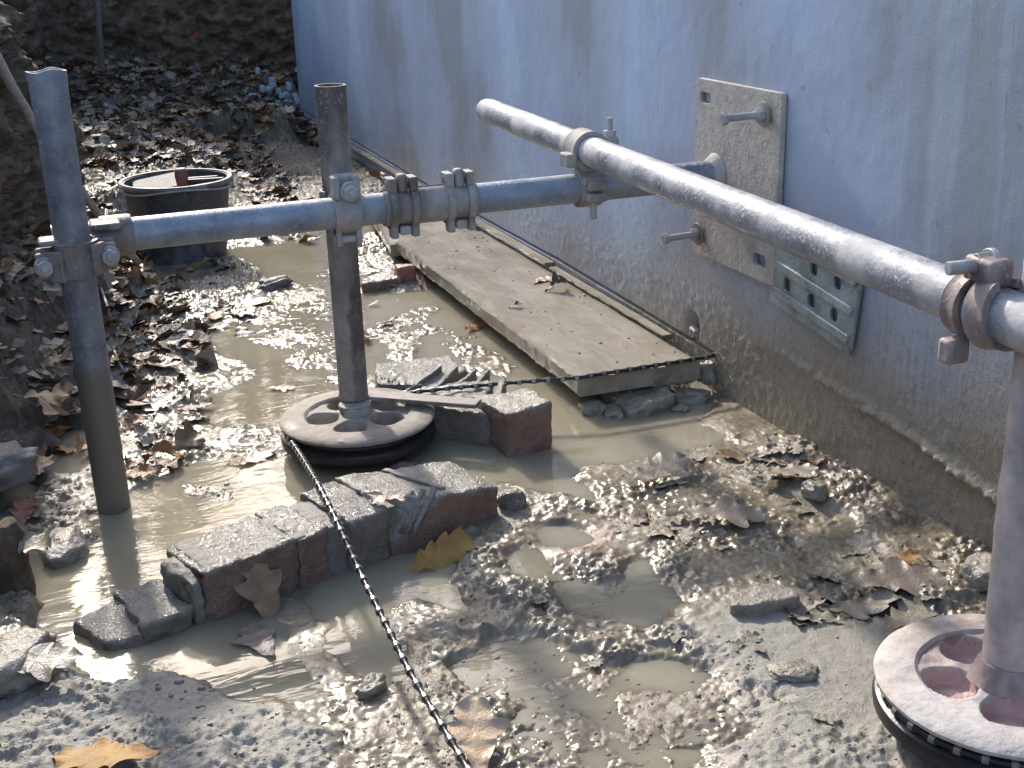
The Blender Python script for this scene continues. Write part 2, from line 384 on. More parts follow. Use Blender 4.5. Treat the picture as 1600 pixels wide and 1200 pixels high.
def curve_plate(outline, holes, thick):
    """flat plate with holes in the local XY plane, returned as a mesh"""
    cu = bpy.data.curves.new('tmp', 'CURVE'); cu.dimensions = '2D'; cu.fill_mode = 'BOTH'; cu.extrude = thick / 2 - .0012; cu.bevel_depth = .0012; cu.bevel_resolution = 1
    for pl in [outline] + holes:
        s = cu.splines.new('POLY'); s.points.add(len(pl) - 1); s.use_cyclic_u = True
        for q, p in zip(s.points, pl): q.co = (p[0], p[1], 0, 1)
    ob = bpy.data.objects.new('tmp', cu); COL.objects.link(ob)
    dg = bpy.context.evaluated_depsgraph_get(); me = bpy.data.meshes.new_from_object(ob.evaluated_get(dg))
    bpy.data.objects.remove(ob); bpy.data.curves.remove(cu); return me
def rrect(cx, cy, w_, h_, r, n=5, ang=0):
    out = []; ca, sa = math.cos(ang), math.sin(ang)
    for sx, sy, a0 in ((1, 1, 0), (-1, 1, 90), (-1, -1, 180), (1, -1, 270)):
        for i in range(n + 1):
            a = math.radians(a0 + 90 * i / n); x = sx * (w_ / 2 - r) + r * math.cos(a); y = sy * (h_ / 2 - r) + r * math.sin(a)
            out.append((cx + x * ca - y * sa, cy + x * sa + y * ca))
    return out

# numpy noise
def _h(ix, iy, s):
    n = (ix.astype(np.int64) * 374761393 + iy.astype(np.int64) * 668265263 + s * 1442695041) & 0xffffffff
    n = ((n ^ (n >> 13)) * 1274126177) & 0xffffffff
    return ((n ^ (n >> 16)) & 0xffff) / 65535.
def vn(x, y, s=0):
    ix, iy = np.floor(x), np.floor(y); fx, fy = x - ix, y - iy; ux, uy = fx * fx * (3 - 2 * fx), fy * fy * (3 - 2 * fy)
    a, b, c, d = _h(ix, iy, s), _h(ix + 1, iy, s), _h(ix, iy + 1, s), _h(ix + 1, iy + 1, s)
    return (a + (b - a) * ux) * (1 - uy) + (c + (d - c) * ux) * uy
def fbm(x, y, s=0, o=4, g=.5):
    t = 0; a = 1; A = 0
    for k in range(o):
        c, sn = math.cos(.6 * k + .3), math.sin(.6 * k + .3)
        t = t + a * vn((x * c - y * sn) * 2 ** k + 17 * k, (x * sn + y * c) * 2 ** k, s + k); A += a; a *= g
    return t / A
def cell(x, y, s=0):
    ix, iy = np.floor(x), np.floor(y); best = np.full(x.shape, 9.); 
    for i in (-1, 0, 1):
        for j in (-1, 0, 1):
            cx, cy = ix + i, iy + j; px_ = cx + _h(cx, cy, s); py_ = cy + _h(cx, cy, s + 7)
            best = np.minimum(best, (x - px_) ** 2 + (y - py_) ** 2)
    return np.sqrt(best)
def grid_mesh(name, X, Y, Z):
    r, c = X.shape; me = bpy.data.meshes.new(name); co = np.stack([X, Y, Z], -1).reshape(-1, 3).astype(np.float32)
    idx = np.arange(r * c).reshape(r, c); q = np.stack([idx[:-1, :-1], idx[:-1, 1:], idx[1:, 1:], idx[1:, :-1]], -1).reshape(-1, 4)
    me.vertices.add(r * c); me.vertices.foreach_set('co', co.ravel()); me.loops.add(q.size); me.loops.foreach_set('vertex_index', q.ravel().astype(np.int32))
    me.polygons.add(len(q)); me.polygons.foreach_set('loop_start', np.arange(0, q.size, 4, dtype=np.int32)); me.polygons.foreach_set('loop_total', np.full(len(q), 4, np.int32))
    me.update(calc_edges=True); return me

# ---------------------------------------------------------------- ground
CP = []   # pixel, height mm, roughness mm
def cp(h, r, *pts):
    for p in pts: CP.append((p[0], p[1], h, r))
cp(-7, .3, (20,775),(85,725),(110,690),(185,815),(240,785),(330,745),(420,745),(480,790),(300,800),(95,920),(160,880),(90,970),(60,880),(200,930),(130,1010),(210,1050),(330,1030),(410,1000),(500,940),(560,1000),(620,930),(680,900),(720,945),(600,1050),(560,720),(650,745),(720,720),(700,760),(840,740),(900,690),(960,660),(900,640),(1040,690),(1080,640),(860,600),(420,640),(360,640),(470,420),(400,405),(510,370),(590,480),(580,570),(540,800),(820,700),(330,880),(440,860),(660,830),(850,560),(760,480),(680,420),(1000,620))
cp(-4, .5, (400,560),(480,600),(350,520),(700,500),(790,540),(640,470),(980,700),(1100,690),(690,560))
cp(0, 3.5, (420,520),(480,480),(450,540),(500,560),(540,590),(650,520),(700,530),(740,550),(620,560),(660,490),(450,460),(530,430),(350,570),(370,690),(340,700),(430,690),(310,640),(320,770),(760,570))
cp(5, 6, (250,660),(230,700),(200,740),(280,700),(300,600),(200,600),(260,630),(90,800),(130,770),(110,830),(60,790),(620,440),(600,405),(640,425),(580,380))
cp(8, 6, (180,520),(250,540),(330,480),(250,470),(330,440),(230,560),(280,500),(380,450))
cp(-1.8, 1.2, (380,1070),(480,1070),(350,930),(560,950),(250,1000),(700,1000))
cp(1, 2, (450,950),(490,990),(640,950),(520,1050),(470,920))
cp(3, 5, (560,1080),(590,1090),(500,1110),(640,1080),(690,1050),(640,1140),(570,1150))
cp(4, 5, (770,800),(800,780),(760,840),(800,830),(740,900),(700,960))
cp(8, 6, (880,790),(960,750),(1030,730),(1000,810),(1100,800),(1190,800),(1240,730),(1300,870),(1350,940),(1250,860),(1080,860),(1180,880),(940,800))
cp(4, 3, (1130,700),(1180,680),(1150,650),(1130,640),(1280,810))
cp(16, 7, (1300,760),(1390,810),(1460,860),(1530,900),(1450,900),(1500,960),(1250,700))
cp(6, 6, (900,870),(760,880),(740,930),(950,880),(1060,900),(820,920))
cp(-2.5, 1.5, (820,885),(870,840),(960,945),(1030,935),(920,940),(1000,960),(1000,900),(900,770))
cp(10, 1.5, (1110,960),(1200,950),(1280,1000),(1250,1060),(1300,1120),(1330,1050),(1180,990),(1380,1040),(1120,990),(1420,980))
cp(10, 7, (730,970),(780,955),(850,955),(900,985),(960,1000),(1060,1000),(1150,1010),(1170,1060),(700,1000))
cp(-1.8, 3, (780,1010),(850,1020),(900,1050),(980,1060),(850,1090),(940,1110),(780,1050),(1040,1060),(740,1050))
cp(1, 5, (1000,1100),(1100,1080),(950,1150),(1050,1150),(850,1180),(900,1130),(760,1120),(1120,1140),(680,1100))
cp(16, 4, (1200,1180),(1350,1180),(1230,1130),(1450,1150))
cp(12, 6, (480,1160),(400,1130),(300,1110),(200,1075),(420,1190))
cp(24, 7, (150,1120),(50,1100),(100,1180),(300,1180),(0,1050),(200,1150))
cp(30, 8, (40,1020),(0,980)); cp(20, 6, (0,900),(20,940))
cp(30, 6, (35,710),(60,680)); cp(60, 10, (20,640),(60,600),(110,560),(130,510)); cp(25, 7, (110,640),(150,600),(150,560))
cp(110, 14, (60,440),(0,540),(0,600),(30,480),(100,430)); cp(60, 12, (150,430),(170,380),(190,420),(200,350)); cp(90, 14, (150,330),(130,380))
cp(1, 5, (275,425),(330,425),(230,420)); cp(8, 7, (250,450),(360,410),(430,350),(380,360),(480,300),(570,300)); cp(22, 10, (430,260),(480,230),(550,240),(520,200),(510,270))
cp(55, 14, (350,230),(400,200),(450,200),(420,230)); cp(110, 18, (200,260),(150,300),(250,220),(190,300),(300,210)); cp(170, 22, (300,180),(200,200),(380,175),(440,170))
pts = np.array([[*at(a, b, z=h / 1000.)[:2], h / 1000., r / 1000.] for a, b, h, r in CP])
ys = [.45]; 
while ys[-1] < 6.4: ys.append(ys[-1] + max(.0025, .0019 * ys[-1]))
ys = np.array(ys); xs = np.concatenate([np.linspace(-2.3, -1.40, 90, endpoint=False), np.linspace(-1.40, .03, 600)])
def base_fields(X, Y):
    H = np.zeros_like(X); R = np.zeros_like(X); W_ = np.full_like(X, 1e-9); wob = .018
    Xw = X + wob * (fbm(X * 14, Y * 14, 3) - .5) * 2; Yw = Y + wob * (fbm(X * 14, Y * 14, 9) - .5) * 2
    for x, y, h, r in pts:
        s = .021 * max(1., y / 1.3) ** 1.35
        k = 1. / (((Xw - x) / s) ** 2 + ((Yw - y) / (s * 1.35)) ** 2 + .25) ** 3
        H += h * k; R += r * k; W_ += k
    return H / W_, R / W_
def bankx(Y): return np.interp(Y, [0, 1.2, 2.2, 3.3, 3.6, 4.5, 6.4], [-1.48, -1.42, -1.28, -1.08, -1.28, -1.30, -1.2])
def ground_fields(X, Y):
    H, R = base_fields(X, Y)
    far = np.clip((Y - 3.3) / 1.2, 0, 1); det = 1 - .5 * far
    ridg = 1 - np.abs(2 * fbm(X * 42, Y * 42, 21, 4, .6) - 1)
    big = fbm(X * 16, Y * 16, 31, 3) - .5
    clod = np.clip(.55 - cell(X * 75 + 2 * vn(X * 30, Y * 30, 2), Y * 75 + 2 * vn(X * 30, Y * 30, 5), 4), 0, 1)
    clod2 = np.clip(.5 - cell(X * 170, Y * 170, 14), 0, 1)
    sel = np.clip((fbm(X * 22, Y * 22, 41, 3) - .47) * 6, 0, 1)
    lump = fbm(X * 80, Y * 80, 63, 3, .6) - .5
    D = R * (2.4 * big + 1.7 * (ridg ** 2 - .62) + 1.0 * lump + .5 * clod * sel + .15 * clod2 * (1 - sel) + .38 * (1 - np.abs(2 * fbm(X * 110, Y * 110, 77, 3, .6) - 1) - .7) * 1.6)
    D = D * (.30 + .85 * np.clip((fbm(X * 9, Y * 9, 91, 3) - .35) * 3.2, 0, 1))
    # left slope steepens towards the bank, back slope towards the rear bank
    bx = bankx(Y); d = X - bx
    H = H + np.where(d < .12, (.12 - d) * .9, 0) * np.clip((Y - 1.7) / .6, 0, 1) + np.where((d < .1) & (Y < 2.3), (.1 - d) * .6, 0)
    H = np.minimum(H, .55)
    H = H + np.clip(Y - 5.3, 0, 1) ** 1.3 * .35
    return H + D, R, far
X, Y = np.meshgrid(xs, ys); Z, Rr, far = ground_fields(X, Y)
me = grid_mesh('mud_ground', X, Y, Z)
def pixmask(X, Y, lst):
    k = np.zeros_like(X)
    for px_, py_, rad in lst:
        p = at(px_, py_, z=.01); k = np.maximum(k, np.exp(-(((X - p.x) ** 2 + (Y - p.y) ** 2) / rad ** 2)))
    return k
dry = pixmask(X, Y, [(1200,1000,.09),(1280,1060,.10),(1330,1130,.10),(1220,1150,.07),(1400,1030,.08),(150,1110,.12),(20,1110,.12),(300,1150,.10),(100,1190,.12),(430,1170,.05)])
dry = np.clip(dry * 1.5, 0, 1) * np.clip((Z - .001) / .008, 0, 1)
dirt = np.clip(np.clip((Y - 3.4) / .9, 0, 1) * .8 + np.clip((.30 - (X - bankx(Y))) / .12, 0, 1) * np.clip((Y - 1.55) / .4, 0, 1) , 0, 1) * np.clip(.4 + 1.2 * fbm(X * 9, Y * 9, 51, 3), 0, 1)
pink = pixmask(X, Y, [(880,830,.06),(800,850,.05),(1240,1060,.03),(860,1040,.03),(640,430,.08),(1290,960,.03)])
for nm, arr in (('dry', dry), ('dirt', dirt), ('pink', pink)):
    a = me.attributes.new(nm, 'FLOAT', 'POINT'); a.data.foreach_set('value', arr.ravel().astype(np.float32))
tag(link_mesh('ground', me, 'mud'), kind='structure')
def gz(x, y):
    h = ground_fields(np.array([[float(x)]]), np.array([[float(y)]]))[0][0, 0]; return max(float(h), 0.)
def rearfar(x, y): return gz(x, y)

# water sheet
wx = np.linspace(-1.7, .02, 60); wy = np.linspace(.45, 5.2, 160); WX, WY = np.meshgrid(wx, wy)
tag(link_mesh('muddy_water', grid_mesh('muddy_water', WX, WY, WX * 0), 'water'), kind='structure')

# trench banks and the ground level above them
def bank(name, path, z0, z1, amp, seed, ns, nz):
    path = [Vector((*p, 0)) for p in path]; L = [0]
    for a, b in zip(path, path[1:]): L.append(L[-1] + (b - a).length)
    s = np.linspace(0, L[-1], ns); px_ = np.interp(s, L, [p.x for p in path]); py_ = np.interp(s, L, [p.y for p in path])
    tx, ty = np.gradient(px_), np.gradient(py_); ln = np.hypot(tx, ty); nx, ny = ty / ln, -tx / ln
    ker = np.ones(25) / 25; nx = np.convolve(np.pad(nx, 12, 'edge'), ker, 'valid'); ny = np.convolve(np.pad(ny, 12, 'edge'), ker, 'valid')
    z = np.linspace(z0, z1, nz); S, Zz = np.meshgrid(s, z)
    d = amp * (2.2 * (fbm(S * 3, Zz * 3, seed, 4) - .5) + .9 * (1 - np.abs(2 * fbm(S * 11, Zz * 14, seed + 5, 4, .6) - 1)) - .6)
    cl = cell(S * 24, Zz * 28, seed + 3); d += .018 * np.clip(.42 - cl, 0, 1) * (vn(S * 8, Zz * 8, 3) > .5)
    d -= .18 * (Zz - z0) * .3
    zt = np.interp(py_, [2., 3.4, 4.6, 5.8], [.62, .62, 1., 1.])[None, :] * np.ones_like(Zz); Zz = z0 + (Zz - z0) * zt
    top = np.clip((Zz - (z0 + (z1 - z0) * zt - .12)) / .12, 0, 1); d -= top ** 2 * .35
    me = grid_mesh(name, px_ + nx * d, py_ + ny * d, Zz - .05 * top ** 3)
    o = link_mesh(name, me, 'bank'); tag(o, kind='structure'); return o
lp = [(-1.53, -1.5), (-1.50, 0), (-1.44, 1.2), (-1.32, 2.1), (-1.15, 2.75), (-1.03, 3.15), (-1.08, 3.35), (-1.34, 3.6), (-1.36, 4.6), (-1.25, 5.9), (-1.0, 6.12), (-.3, 6.0), (.3, 5.95), (1.6, 6.0)]
bank('trench_bank', lp, -.05, 1.25, .09, 11, 900, 170)
def sheet(name, x0, x1, y0, y1, z, n=40):
    a, b = np.meshgrid(np.linspace(x0, x1, n), np.linspace(y0, y1, n)); tag(link_mesh(name, grid_mesh(name, a, b, z + .04 * (fbm(a, b, 5) - .5)), 'bank'), kind='structure')
sheet('upper_ground', -60, -1.55, -60, 4.2, .72); sheet('upper_ground', -60, -1.62, 4.2, 80, 1.16); sheet('upper_ground', -1.62, 60, 6.35, 80, 1.16)
sheet('upper_ground', .32, 60, -60, 5.5, 1.12)
sheet('trench_floor', -1.6, .02, -3, .46, -.01, 40)

# the wood above the excavation: seen only as the dark reflection in the wet ground
tv, tf = [], []; rw_ = random.Random(5)
for k in range(26):
    tx_, ty_ = -13 + k * 1.05 + rw_.uniform(-.6, .6), rw_.uniform(11, 17); hh = rw_.uniform(3.8, 5.6)
    for i in range(5):      # trunk
        a0_, a1_ = 2 * math.pi * i / 5, 2 * math.pi * (i + 1) / 5; b0_ = len(tv); tv += [(tx_ + .13 * math.cos(a0_), ty_ + .13 * math.sin(a0_), 1.1), (tx_ + .13 * math.cos(a1_), ty_ + .13 * math.sin(a1_), 1.1), (tx_ + .05 * math.cos(a1_), ty_ + .05 * math.sin(a1_), 1.1 + hh), (tx_ + .05 * math.cos(a0_), ty_ + .05 * math.sin(a0_), 1.1 + hh)]; tf.append((b0_, b0_ + 1, b0_ + 2, b0_ + 3))
    for _ in range(1100):
        a, r_, z = rw_.uniform(0, 6.28), rw_.random() ** .5, rw_.random(); rr = 1.5 * math.sin(math.pi * min(1, z * .85 + .12)) * r_
        c = Vector((tx_ + rr * math.cos(a), ty_ + rr * math.sin(a), 1.2 + z * hh)); e = Vector((rw_.gauss(0, 1), rw_.gauss(0, 1), rw_.gauss(0, 1))).normalized(); d, u, v = frame(e); s = rw_.uniform(.08, .2); b0_ = len(tv)
        tv += [tuple(c - u * s), tuple(c + v * s * .7), tuple(c + u * s), tuple(c - v * s * .7)]; tf.append((b0_, b0_ + 1, b0_ + 2, b0_ + 3))
me = bpy.data.meshes.new('oak_wood'); me.from_pydata(tv, [], tf); o = link_mesh('oak_wood', me, simple('autumn_oak_foliage', (.09, .06, .03), .7, 3, .001, 0, .5), None, False); tag(o, 'brown autumn oak wood standing above the far end of the excavation', 'wood', kind='stuff')

# ---------------------------------------------------------------- retaining wall
wy_ = [-2.5]
while wy_[-1] < 5.55: wy_.append(wy_[-1] + (.08 if wy_[-1] < .85 else max(.0035, .0022 * wy_[-1])))
wy_ = np.array(wy_); wy_[-1] = 5.55
wz = np.concatenate([np.linspace(-.12, .062, 46), np.linspace(.0625, .0745, 7), np.linspace(.075, .32, 66)[0:], np.linspace(.325, .7, 60), np.linspace(.72, 1.3, 24)])
Yw, Zw = np.meshgrid(wy_, wz)
cutz = np.interp(Yw, [1.88, 2.2, 2.6, 3.2, 4.65, 5.55], [.0, .006, .011, .006, .02, .026])       # the saw kerf climbs slightly
Zc = Zw + np.where(Yw > 1.87, cutz, 0) * np.clip(1 - np.abs(Zw - .068) / .2, 0, 1)
dx = .0012 * (fbm(Yw * 5, Zw * 5, 3) - .5) * 2 + .0006 * (fbm(Yw * 60, Zw * 60, 8, 3) - .5)
spl = np.clip((.19 - Zw + .05 * (fbm(Yw * 6, Zw * 6, 2) - .5)) / .05, 0, 1) * np.interp(Yw, [1.9, 2.6, 3.2], [1, .5, .2])
dx += spl * (.0042 * (fbm(Yw * 110, Zw * 95, 18, 3, .6) - .4))
kz = np.interp(Yw, [1.0, 1.153, 1.324, 1.528, 1.9], [.082, .093, .114, .126, .15]) + .006 * (fbm(Yw * 25, Yw * 0, 6) - .5)
kamp = np.interp(Yw, [1.0, 1.15, 1.45, 1.62, 1.75], [1, 1, .8, .3, 0])
dx += kamp * .011 * np.exp(-((Zw - kz) / (.007 + .006 * vn(Yw * 30, Zw * 0, 8))) ** 2) * (.2 + 1.5 * fbm(Yw * 70, Zw * 70, 15, 4, .7) * (.4 + cell(Yw * 90, Zw * 90, 5)))
dx -= kamp * .004 * np.clip((kz - Zw) / .01, 0, 1)
hat = np.exp(-((Yw - 1.33) / .07) ** 2) * np.exp(-((Zw - .20) / .055) ** 2)
dx += hat * .0022 * (vn(Yw * 170, Yw * 0, 4) - .3)
hole = np.exp(-(((Yw - 1.955) / .022) ** 2 + ((Zw - .098) / .026) ** 2) ** 2)
dx += hole * (-.025 + .016 * fbm(Yw * 60, Zw * 60, 12))
kerf = (Yw > 1.872) & (Zw > .0655) & (Zw < .0715)
dx = np.where(kerf, -.05, dx)
# a low kerb of old concrete under the kerf, standing proud at the near end
o = link_mesh('surface', grid_mesh('surface', -dx, Yw, Zc), 'wall')
root = thing('retaining_wall', (0, 2, 0), 'long blue grey rendered wall with brown mud splash along its foot, right of the trench', 'wall')
o.parent = root; o.matrix_parent_inverse = Matrix.Translation((0, -2, 0)); 
bm = bmesh.new(); add_box(bm, (.175, 1.525, .59), .25, 8.04, 1.42); bm_obj('core', bm, 'wall', root, False)
bm = bmesh.new()
for (x0, y0, z0), (x1, y1, z1) in (((0, 5.55, -.12), (.3, 5.55, 1.3)),):
    vs = [bm.verts.new(p) for p in ((0, 5.551, -.12), (.3, 5.551, -.12), (.3, 5.551, 1.3), (0, 5.551, 1.3))]; bm.faces.new(vs)
    vs = [bm.verts.new(p) for p in ((0, -2.5, 1.301), (.3, -2.5, 1.301), (.3, 5.55, 1.301), (0, 5.55, 1.301))]; bm.faces.new(vs)
bm_obj('wall_cap', bm, 'wall', root, False)

# ---------------------------------------------------------------- board and strips along the wall
def plank(name, x0, x1, y0, y1, ztop, th, seed, label, cat, mat='board', dz=0, amp=.002, n=(24, 150), skew=0):
    u = np.linspace(0, 1, n[0]); v = np.linspace(0, 1, n[1]); prof = []
    xs_ = [(x0, -th), (x0, 0)]
    bm = bmesh.new(); rows = []
    for j in v:
        y = y0 + (y1 - y0) * j; row = []
        ring = [(x0 + .004, -th)] + [(x0, -th * k) for k in (.8, .55, .3, .12)] + [(x0 + .004, 0)] + [(x0 + (x1 - x0) * t, 0) for t in np.linspace(.04, .97, n[0])] + [(x1, -.004), (x1, -th)]
        for k, (x, z) in enumerate(ring):
            q = Vector((x * 9, y * 9, seed)); e = .6 * mnoise.noise(Vector((x * 3 + seed, y * 13, z * 30))) + .5 * mnoise.noise(Vector((x * 3 + seed, y * 55, z * 60))) - .5 * max(0., mnoise.noise(Vector((seed, y * 21, 4.))) - .25) * 4 ; f = mnoise.noise(Vector((x * 60, y * 60, z * 60)))
            edge = 1. if x < x0 + .006 else .15
            endk = max(0, 1 - j * n[1] / 3.)
            row.append(bm.verts.new((x + skew * j + edge * amp * (1.6 * e + .8 * f), y + endk * amp * 6 * (mnoise.noise(Vector((x * 22, seed, z * 30))) + .5 * mnoise.noise(Vector((x * 70, seed, z * 50)))), ztop + dz * j + z + amp * (.7 * mnoise.noise(q) + .25 * f) * (1.8 if edge == 1 else 1))))
        rows.append(row)
    for A, B in zip(rows, rows[1:]):
        for i in range(len(A)): k = (i + 1) % len(A); bm.faces.new((A[i], A[k], B[k], B[i]))
    bm.faces.new(rows[0]); bm.faces.new(rows[-1])
    return tag(bm_obj(name, bm, mat, None, 'auto', 0, ((x0 + x1) / 2, (y0 + y1) / 2, ztop - th)), label, cat)
plank('plank', -.268, -.03, 1.872, 3.04, .062, .034, 3, 'wide slurry covered plank lying along the foot of the wall, wire across its near end', 'plank')
plank('plank', -.285, -.03, 3.045, 3.72, .052, .03, 9, 'far wet plank along the wall, beyond the couplers', 'plank', amp=.0025, n=(14, 60), dz=.004, skew=.09)
plank('wood_strip', -.028, -.004, 2.62, 3.20, .070, .008, 5, 'flat grey strip squeezed between plank and wall', 'strip', amp=.0012, n=(6, 60))
plank('wood_strip', -.024, -.006, 2.02, 2.60, .0645, .006, 8, 'thin wet lath in the joint between near plank and wall', 'strip', amp=.0016, n=(5, 60))
plank('wood_strip', -.026, -.004, 3.22, 4.6, .074, .008, 12, 'long narrow dark strip beside the wall behind the couplers', 'strip', amp=.0012, n=(5, 60))
# stub of the wall's footing and stone props under the plank end
o = bm_obj('footing_stone', rough_prism([(-.125, 1.868), (-.035, 1.870), (-.035, 1.96), (-.125, 1.96)], .022, .05, .003, 5, 4), 'stonemud', None, 'auto', 0, (-.08, 1.9, .02))
tag(o, 'flat slab end wedged under the near right corner of the plank', 'stone')
o = bm_obj('prop_stone', rough_prism([(-.205, 1.80), (-.105, 1.82), (-.10, 1.92), (-.20, 1.93)], -.03, .026, .006, 5, 9, tops=[.012, .026, .026, .02]), 'stonemud', None, 'auto', 0, (-.16, 1.87, 0))
tag(o, 'dark broken stone propping up the near end of the plank', 'stone')
rock('stone', (-.012, 1.875, .030), (.014, .018, .024), 'stonemud', 'pale mud smeared lump between plank corner and wall', seed=4)
rock('plaster_lump', (.002, 1.95, .085), (.008, .014, .012), 'stonemud', 'small broken lump in the chipped hole low on the wall', 'rubble', seed=8)

for k, (x, y, z, sx, sy, sz, lab) in enumerate(((-.245, 1.865, .004, .022, .02, .014, 'muddy rubble lump under the left corner of the plank end'), (-.215, 1.84, .0, .03, .016, .010, 'flat muddy rubble chip left of the prop stone'), (-.06, 1.845, .006, .03, .02, .012, 'muddy rubble lump right of the prop stone'), (-.10, 1.81, .0, .02, .014, .008, 'small muddy chip in front of the prop stone'))):
    rock('rubble', (x, y, z), (sx, sy, sz), 'stonemud', lab, 'rubble', seed=k + 50, rot=k * 1.3)

# ---------------------------------------------------------------- scaffold tubes
R0 = .02415
def tube(name, a, b, mat, label, cut=0, r=R0, origin=None):
    a, b = Vector(a), Vector(b); bm = bmesh.new(); add_cyl(bm, a, b, r, seg=48, ri=r - .0035, rings=30)
    d = (b - a).normalized()
    for v in bm.verts:      # dried slurry and dents
        v.co += Vector((mnoise.noise(v.co * 30), mnoise.noise(v.co * 30 + Vector((9, 0, 0))), mnoise.noise(v.co * 30 + Vector((0, 9, 0))))) * .00025
    return tag(bm_obj(name, bm, mat, None, 'auto', 0, origin or a), label, 'scaffold tube')
P1 = Vector((-1.057, 1.80, 0)); P2 = Vector((-.655, 1.918, 0)); P3 = Vector((-.258, .829, 0)); HY, HZ = 1.863, .397
t1 = tube('scaffold_pole', P1 + Vector((0, 0, -.10)), P1 + Vector((-.003, 0, .640)), 'galv_pole', 'upright tube on the left with a crimped top, standing in muddy water')
for v in t1.data.vertices:                                    # pinched top end
    z = v.co.z + t1.location.z
    if z > .60: k = (z - .60) / .04; v.co.y *= 1 - .35 * k; v.co.x *= 1 + .08 * k; v.co.z += k * .0022 * math.sin(v.co.x * 140 + 1)
tube('scaffold_rail', (-1.085, HY, HZ), (-.015, HY, HZ), 'galv', 'horizontal grey tube running from left upright to the plate on the wall')
H2a, H2b = Vector((-.228, 2.42, .459)), Vector((-.322, .30, .459))
tube('scaffold_rail', H2a.lerp(H2b, .012), H2b, 'galv_top', 'shiny diagonal tube resting over the other, end pointing back along the wall')
bm = bmesh.new(); dd = (H2b - H2a).normalized(); add_cyl(bm, H2a, H2a + dd * .026, R0 - .002, R0 - .0008, seg=32)
o = bm_obj('end_cap', bm, 'galv_top', None, 'auto', .003); rail = [x for x in COL.objects if x.name == 'scaffold_rail.001'][0]
o.parent = rail; o.location = -Vector(rail.location)

# ---------------------------------------------------------------- pulley wheels
def wheel(center, ztop, label, matr, matw, openweb, rad=.127, nspoke=5, a0=0., sw=.0275, depth=.022, tilt=(0, 0)):
    c = Vector((center[0], center[1], ztop)); root = thing('pulley_wheel', (c.x, c.y, ztop - .035), label, 'pulley wheel', 'pulley wheels of the wire saw')
    bm = bmesh.new()
    lathe(bm, c, [(rad * .66, -.003), (rad * .69, 0), (rad * .80, -.0005), (rad * .96, -.002), (rad, -.006), (rad * .995, -.010), (rad * .90, -.016), (rad * .70, -.018), (rad * .66, -.016)], 96)
    for v in bm.verts: v.co.z += .0007 * mnoise.noise(v.co * 60)
    bm_obj('rim', bm, matr, root)
    bm = bmesh.new()
    lathe(bm, c, [(rad * .66, -.018), (rad * .88, -.0175), (rad * .885, -.022), (rad * .98, -.028), (rad, -.034), (rad * .99, -.042), (rad * .92, -.045), (rad * .66, -.043)], 96)
    bm_obj('rubber_flange', bm, 'rubber', root)
    bm = bmesh.new(); lathe(bm, c, [(.0, .008), (.018, .008), (.021, .004), (.024, -.006), (.030, -.008), (.031, -.02), (0, -.02)], 40, close=False); bm_obj('hub', bm, matr, root)
    nr, nt = 26, 240; R1 = rad * .665; V_, F_, MI = [], [], []
    for a in range(nt):
        t = 2 * math.pi * a / nt
        for b in range(nr):
            r = .022 + (R1 - .022) * b / (nr - 1); k = min(math.hypot(r * math.cos(t) - .056 * math.cos(a0 + 2 * math.pi * q / nspoke), r * math.sin(t) - .056 * math.sin(a0 + 2 * math.pi * q / nspoke)) for q in range(nspoke))
            e = max(0., min(1., (sw - k) / .0055)); e = e * e * (3 - 2 * e)
            p = c + Vector((r * math.cos(t), r * math.sin(t), 0)); wob = mnoise.noise(p * 55) * .0014 * (1 if openweb else 1.8)
            V_.append((p.x, p.y, c.z - .0045 + .0035 * max(0, 1 - abs(r - .03) / .012) - depth * e + wob)); MI.append(e)
    for a in range(nt):
        for b in range(nr - 1): F_.append((a * nr + b, a * nr + b + 1, ((a + 1) % nt) * nr + b + 1, ((a + 1) % nt) * nr + b))
    mw = bpy.data.meshes.new('web'); mw.from_pydata(V_, [], F_); ow = link_mesh('web', mw, matr, root); mw.materials.append(M[matw])
    mw.polygons.foreach_set('material_index', [1 if sum(MI[v] for v in f) / 4 > .25 else 0 for f in F_])
    return root, c
W1Z, W2Z = .062, .085
w1, c1 = wheel((-.660, 1.878), W1Z, 'brown pulley wheel with black groove under the middle upright', 'wheel', 'wheel', True, a0=.5, depth=.03)
w2, c2 = wheel((P3.x, P3.y), W2Z, 'pale pink slurry coated pulley wheel at the lower right corner', 'wheel_pink', 'web_pink', False, a0=.3, sw=.0285, depth=.019)

# middle upright with its foot bar
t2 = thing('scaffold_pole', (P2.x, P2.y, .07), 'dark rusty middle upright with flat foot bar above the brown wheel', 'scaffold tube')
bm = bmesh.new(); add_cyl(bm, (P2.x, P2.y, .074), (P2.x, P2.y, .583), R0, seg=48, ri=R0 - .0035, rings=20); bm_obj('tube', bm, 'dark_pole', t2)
b0 = at(560, 616, z=.072); b1 = at(748, 631, z=.072); dirb = (b1 - b0).normalized(); nb = Vector((-dirb.y, dirb.x, 0))
q0, q1 = b0 - dirb * .03, b1
bm = bmesh.new(); add_box(bm, (q0 + q1) / 2, (q1 - q0).length, .032, .007, (dirb, nb, Vector((0, 0, 1)))); bm_obj('foot_bar', bm, 'clamp', t2, 'auto', .0015)
bm = bmesh.new(); lathe(bm, (c1.x, c1.y + .015, .070), [(0, .002), (.012, .002), (.026, .002), (.027, 0), (.026, -.008), (0, -.008)], 32, close=False); bm_obj('collar', bm, 'clamp', t2)
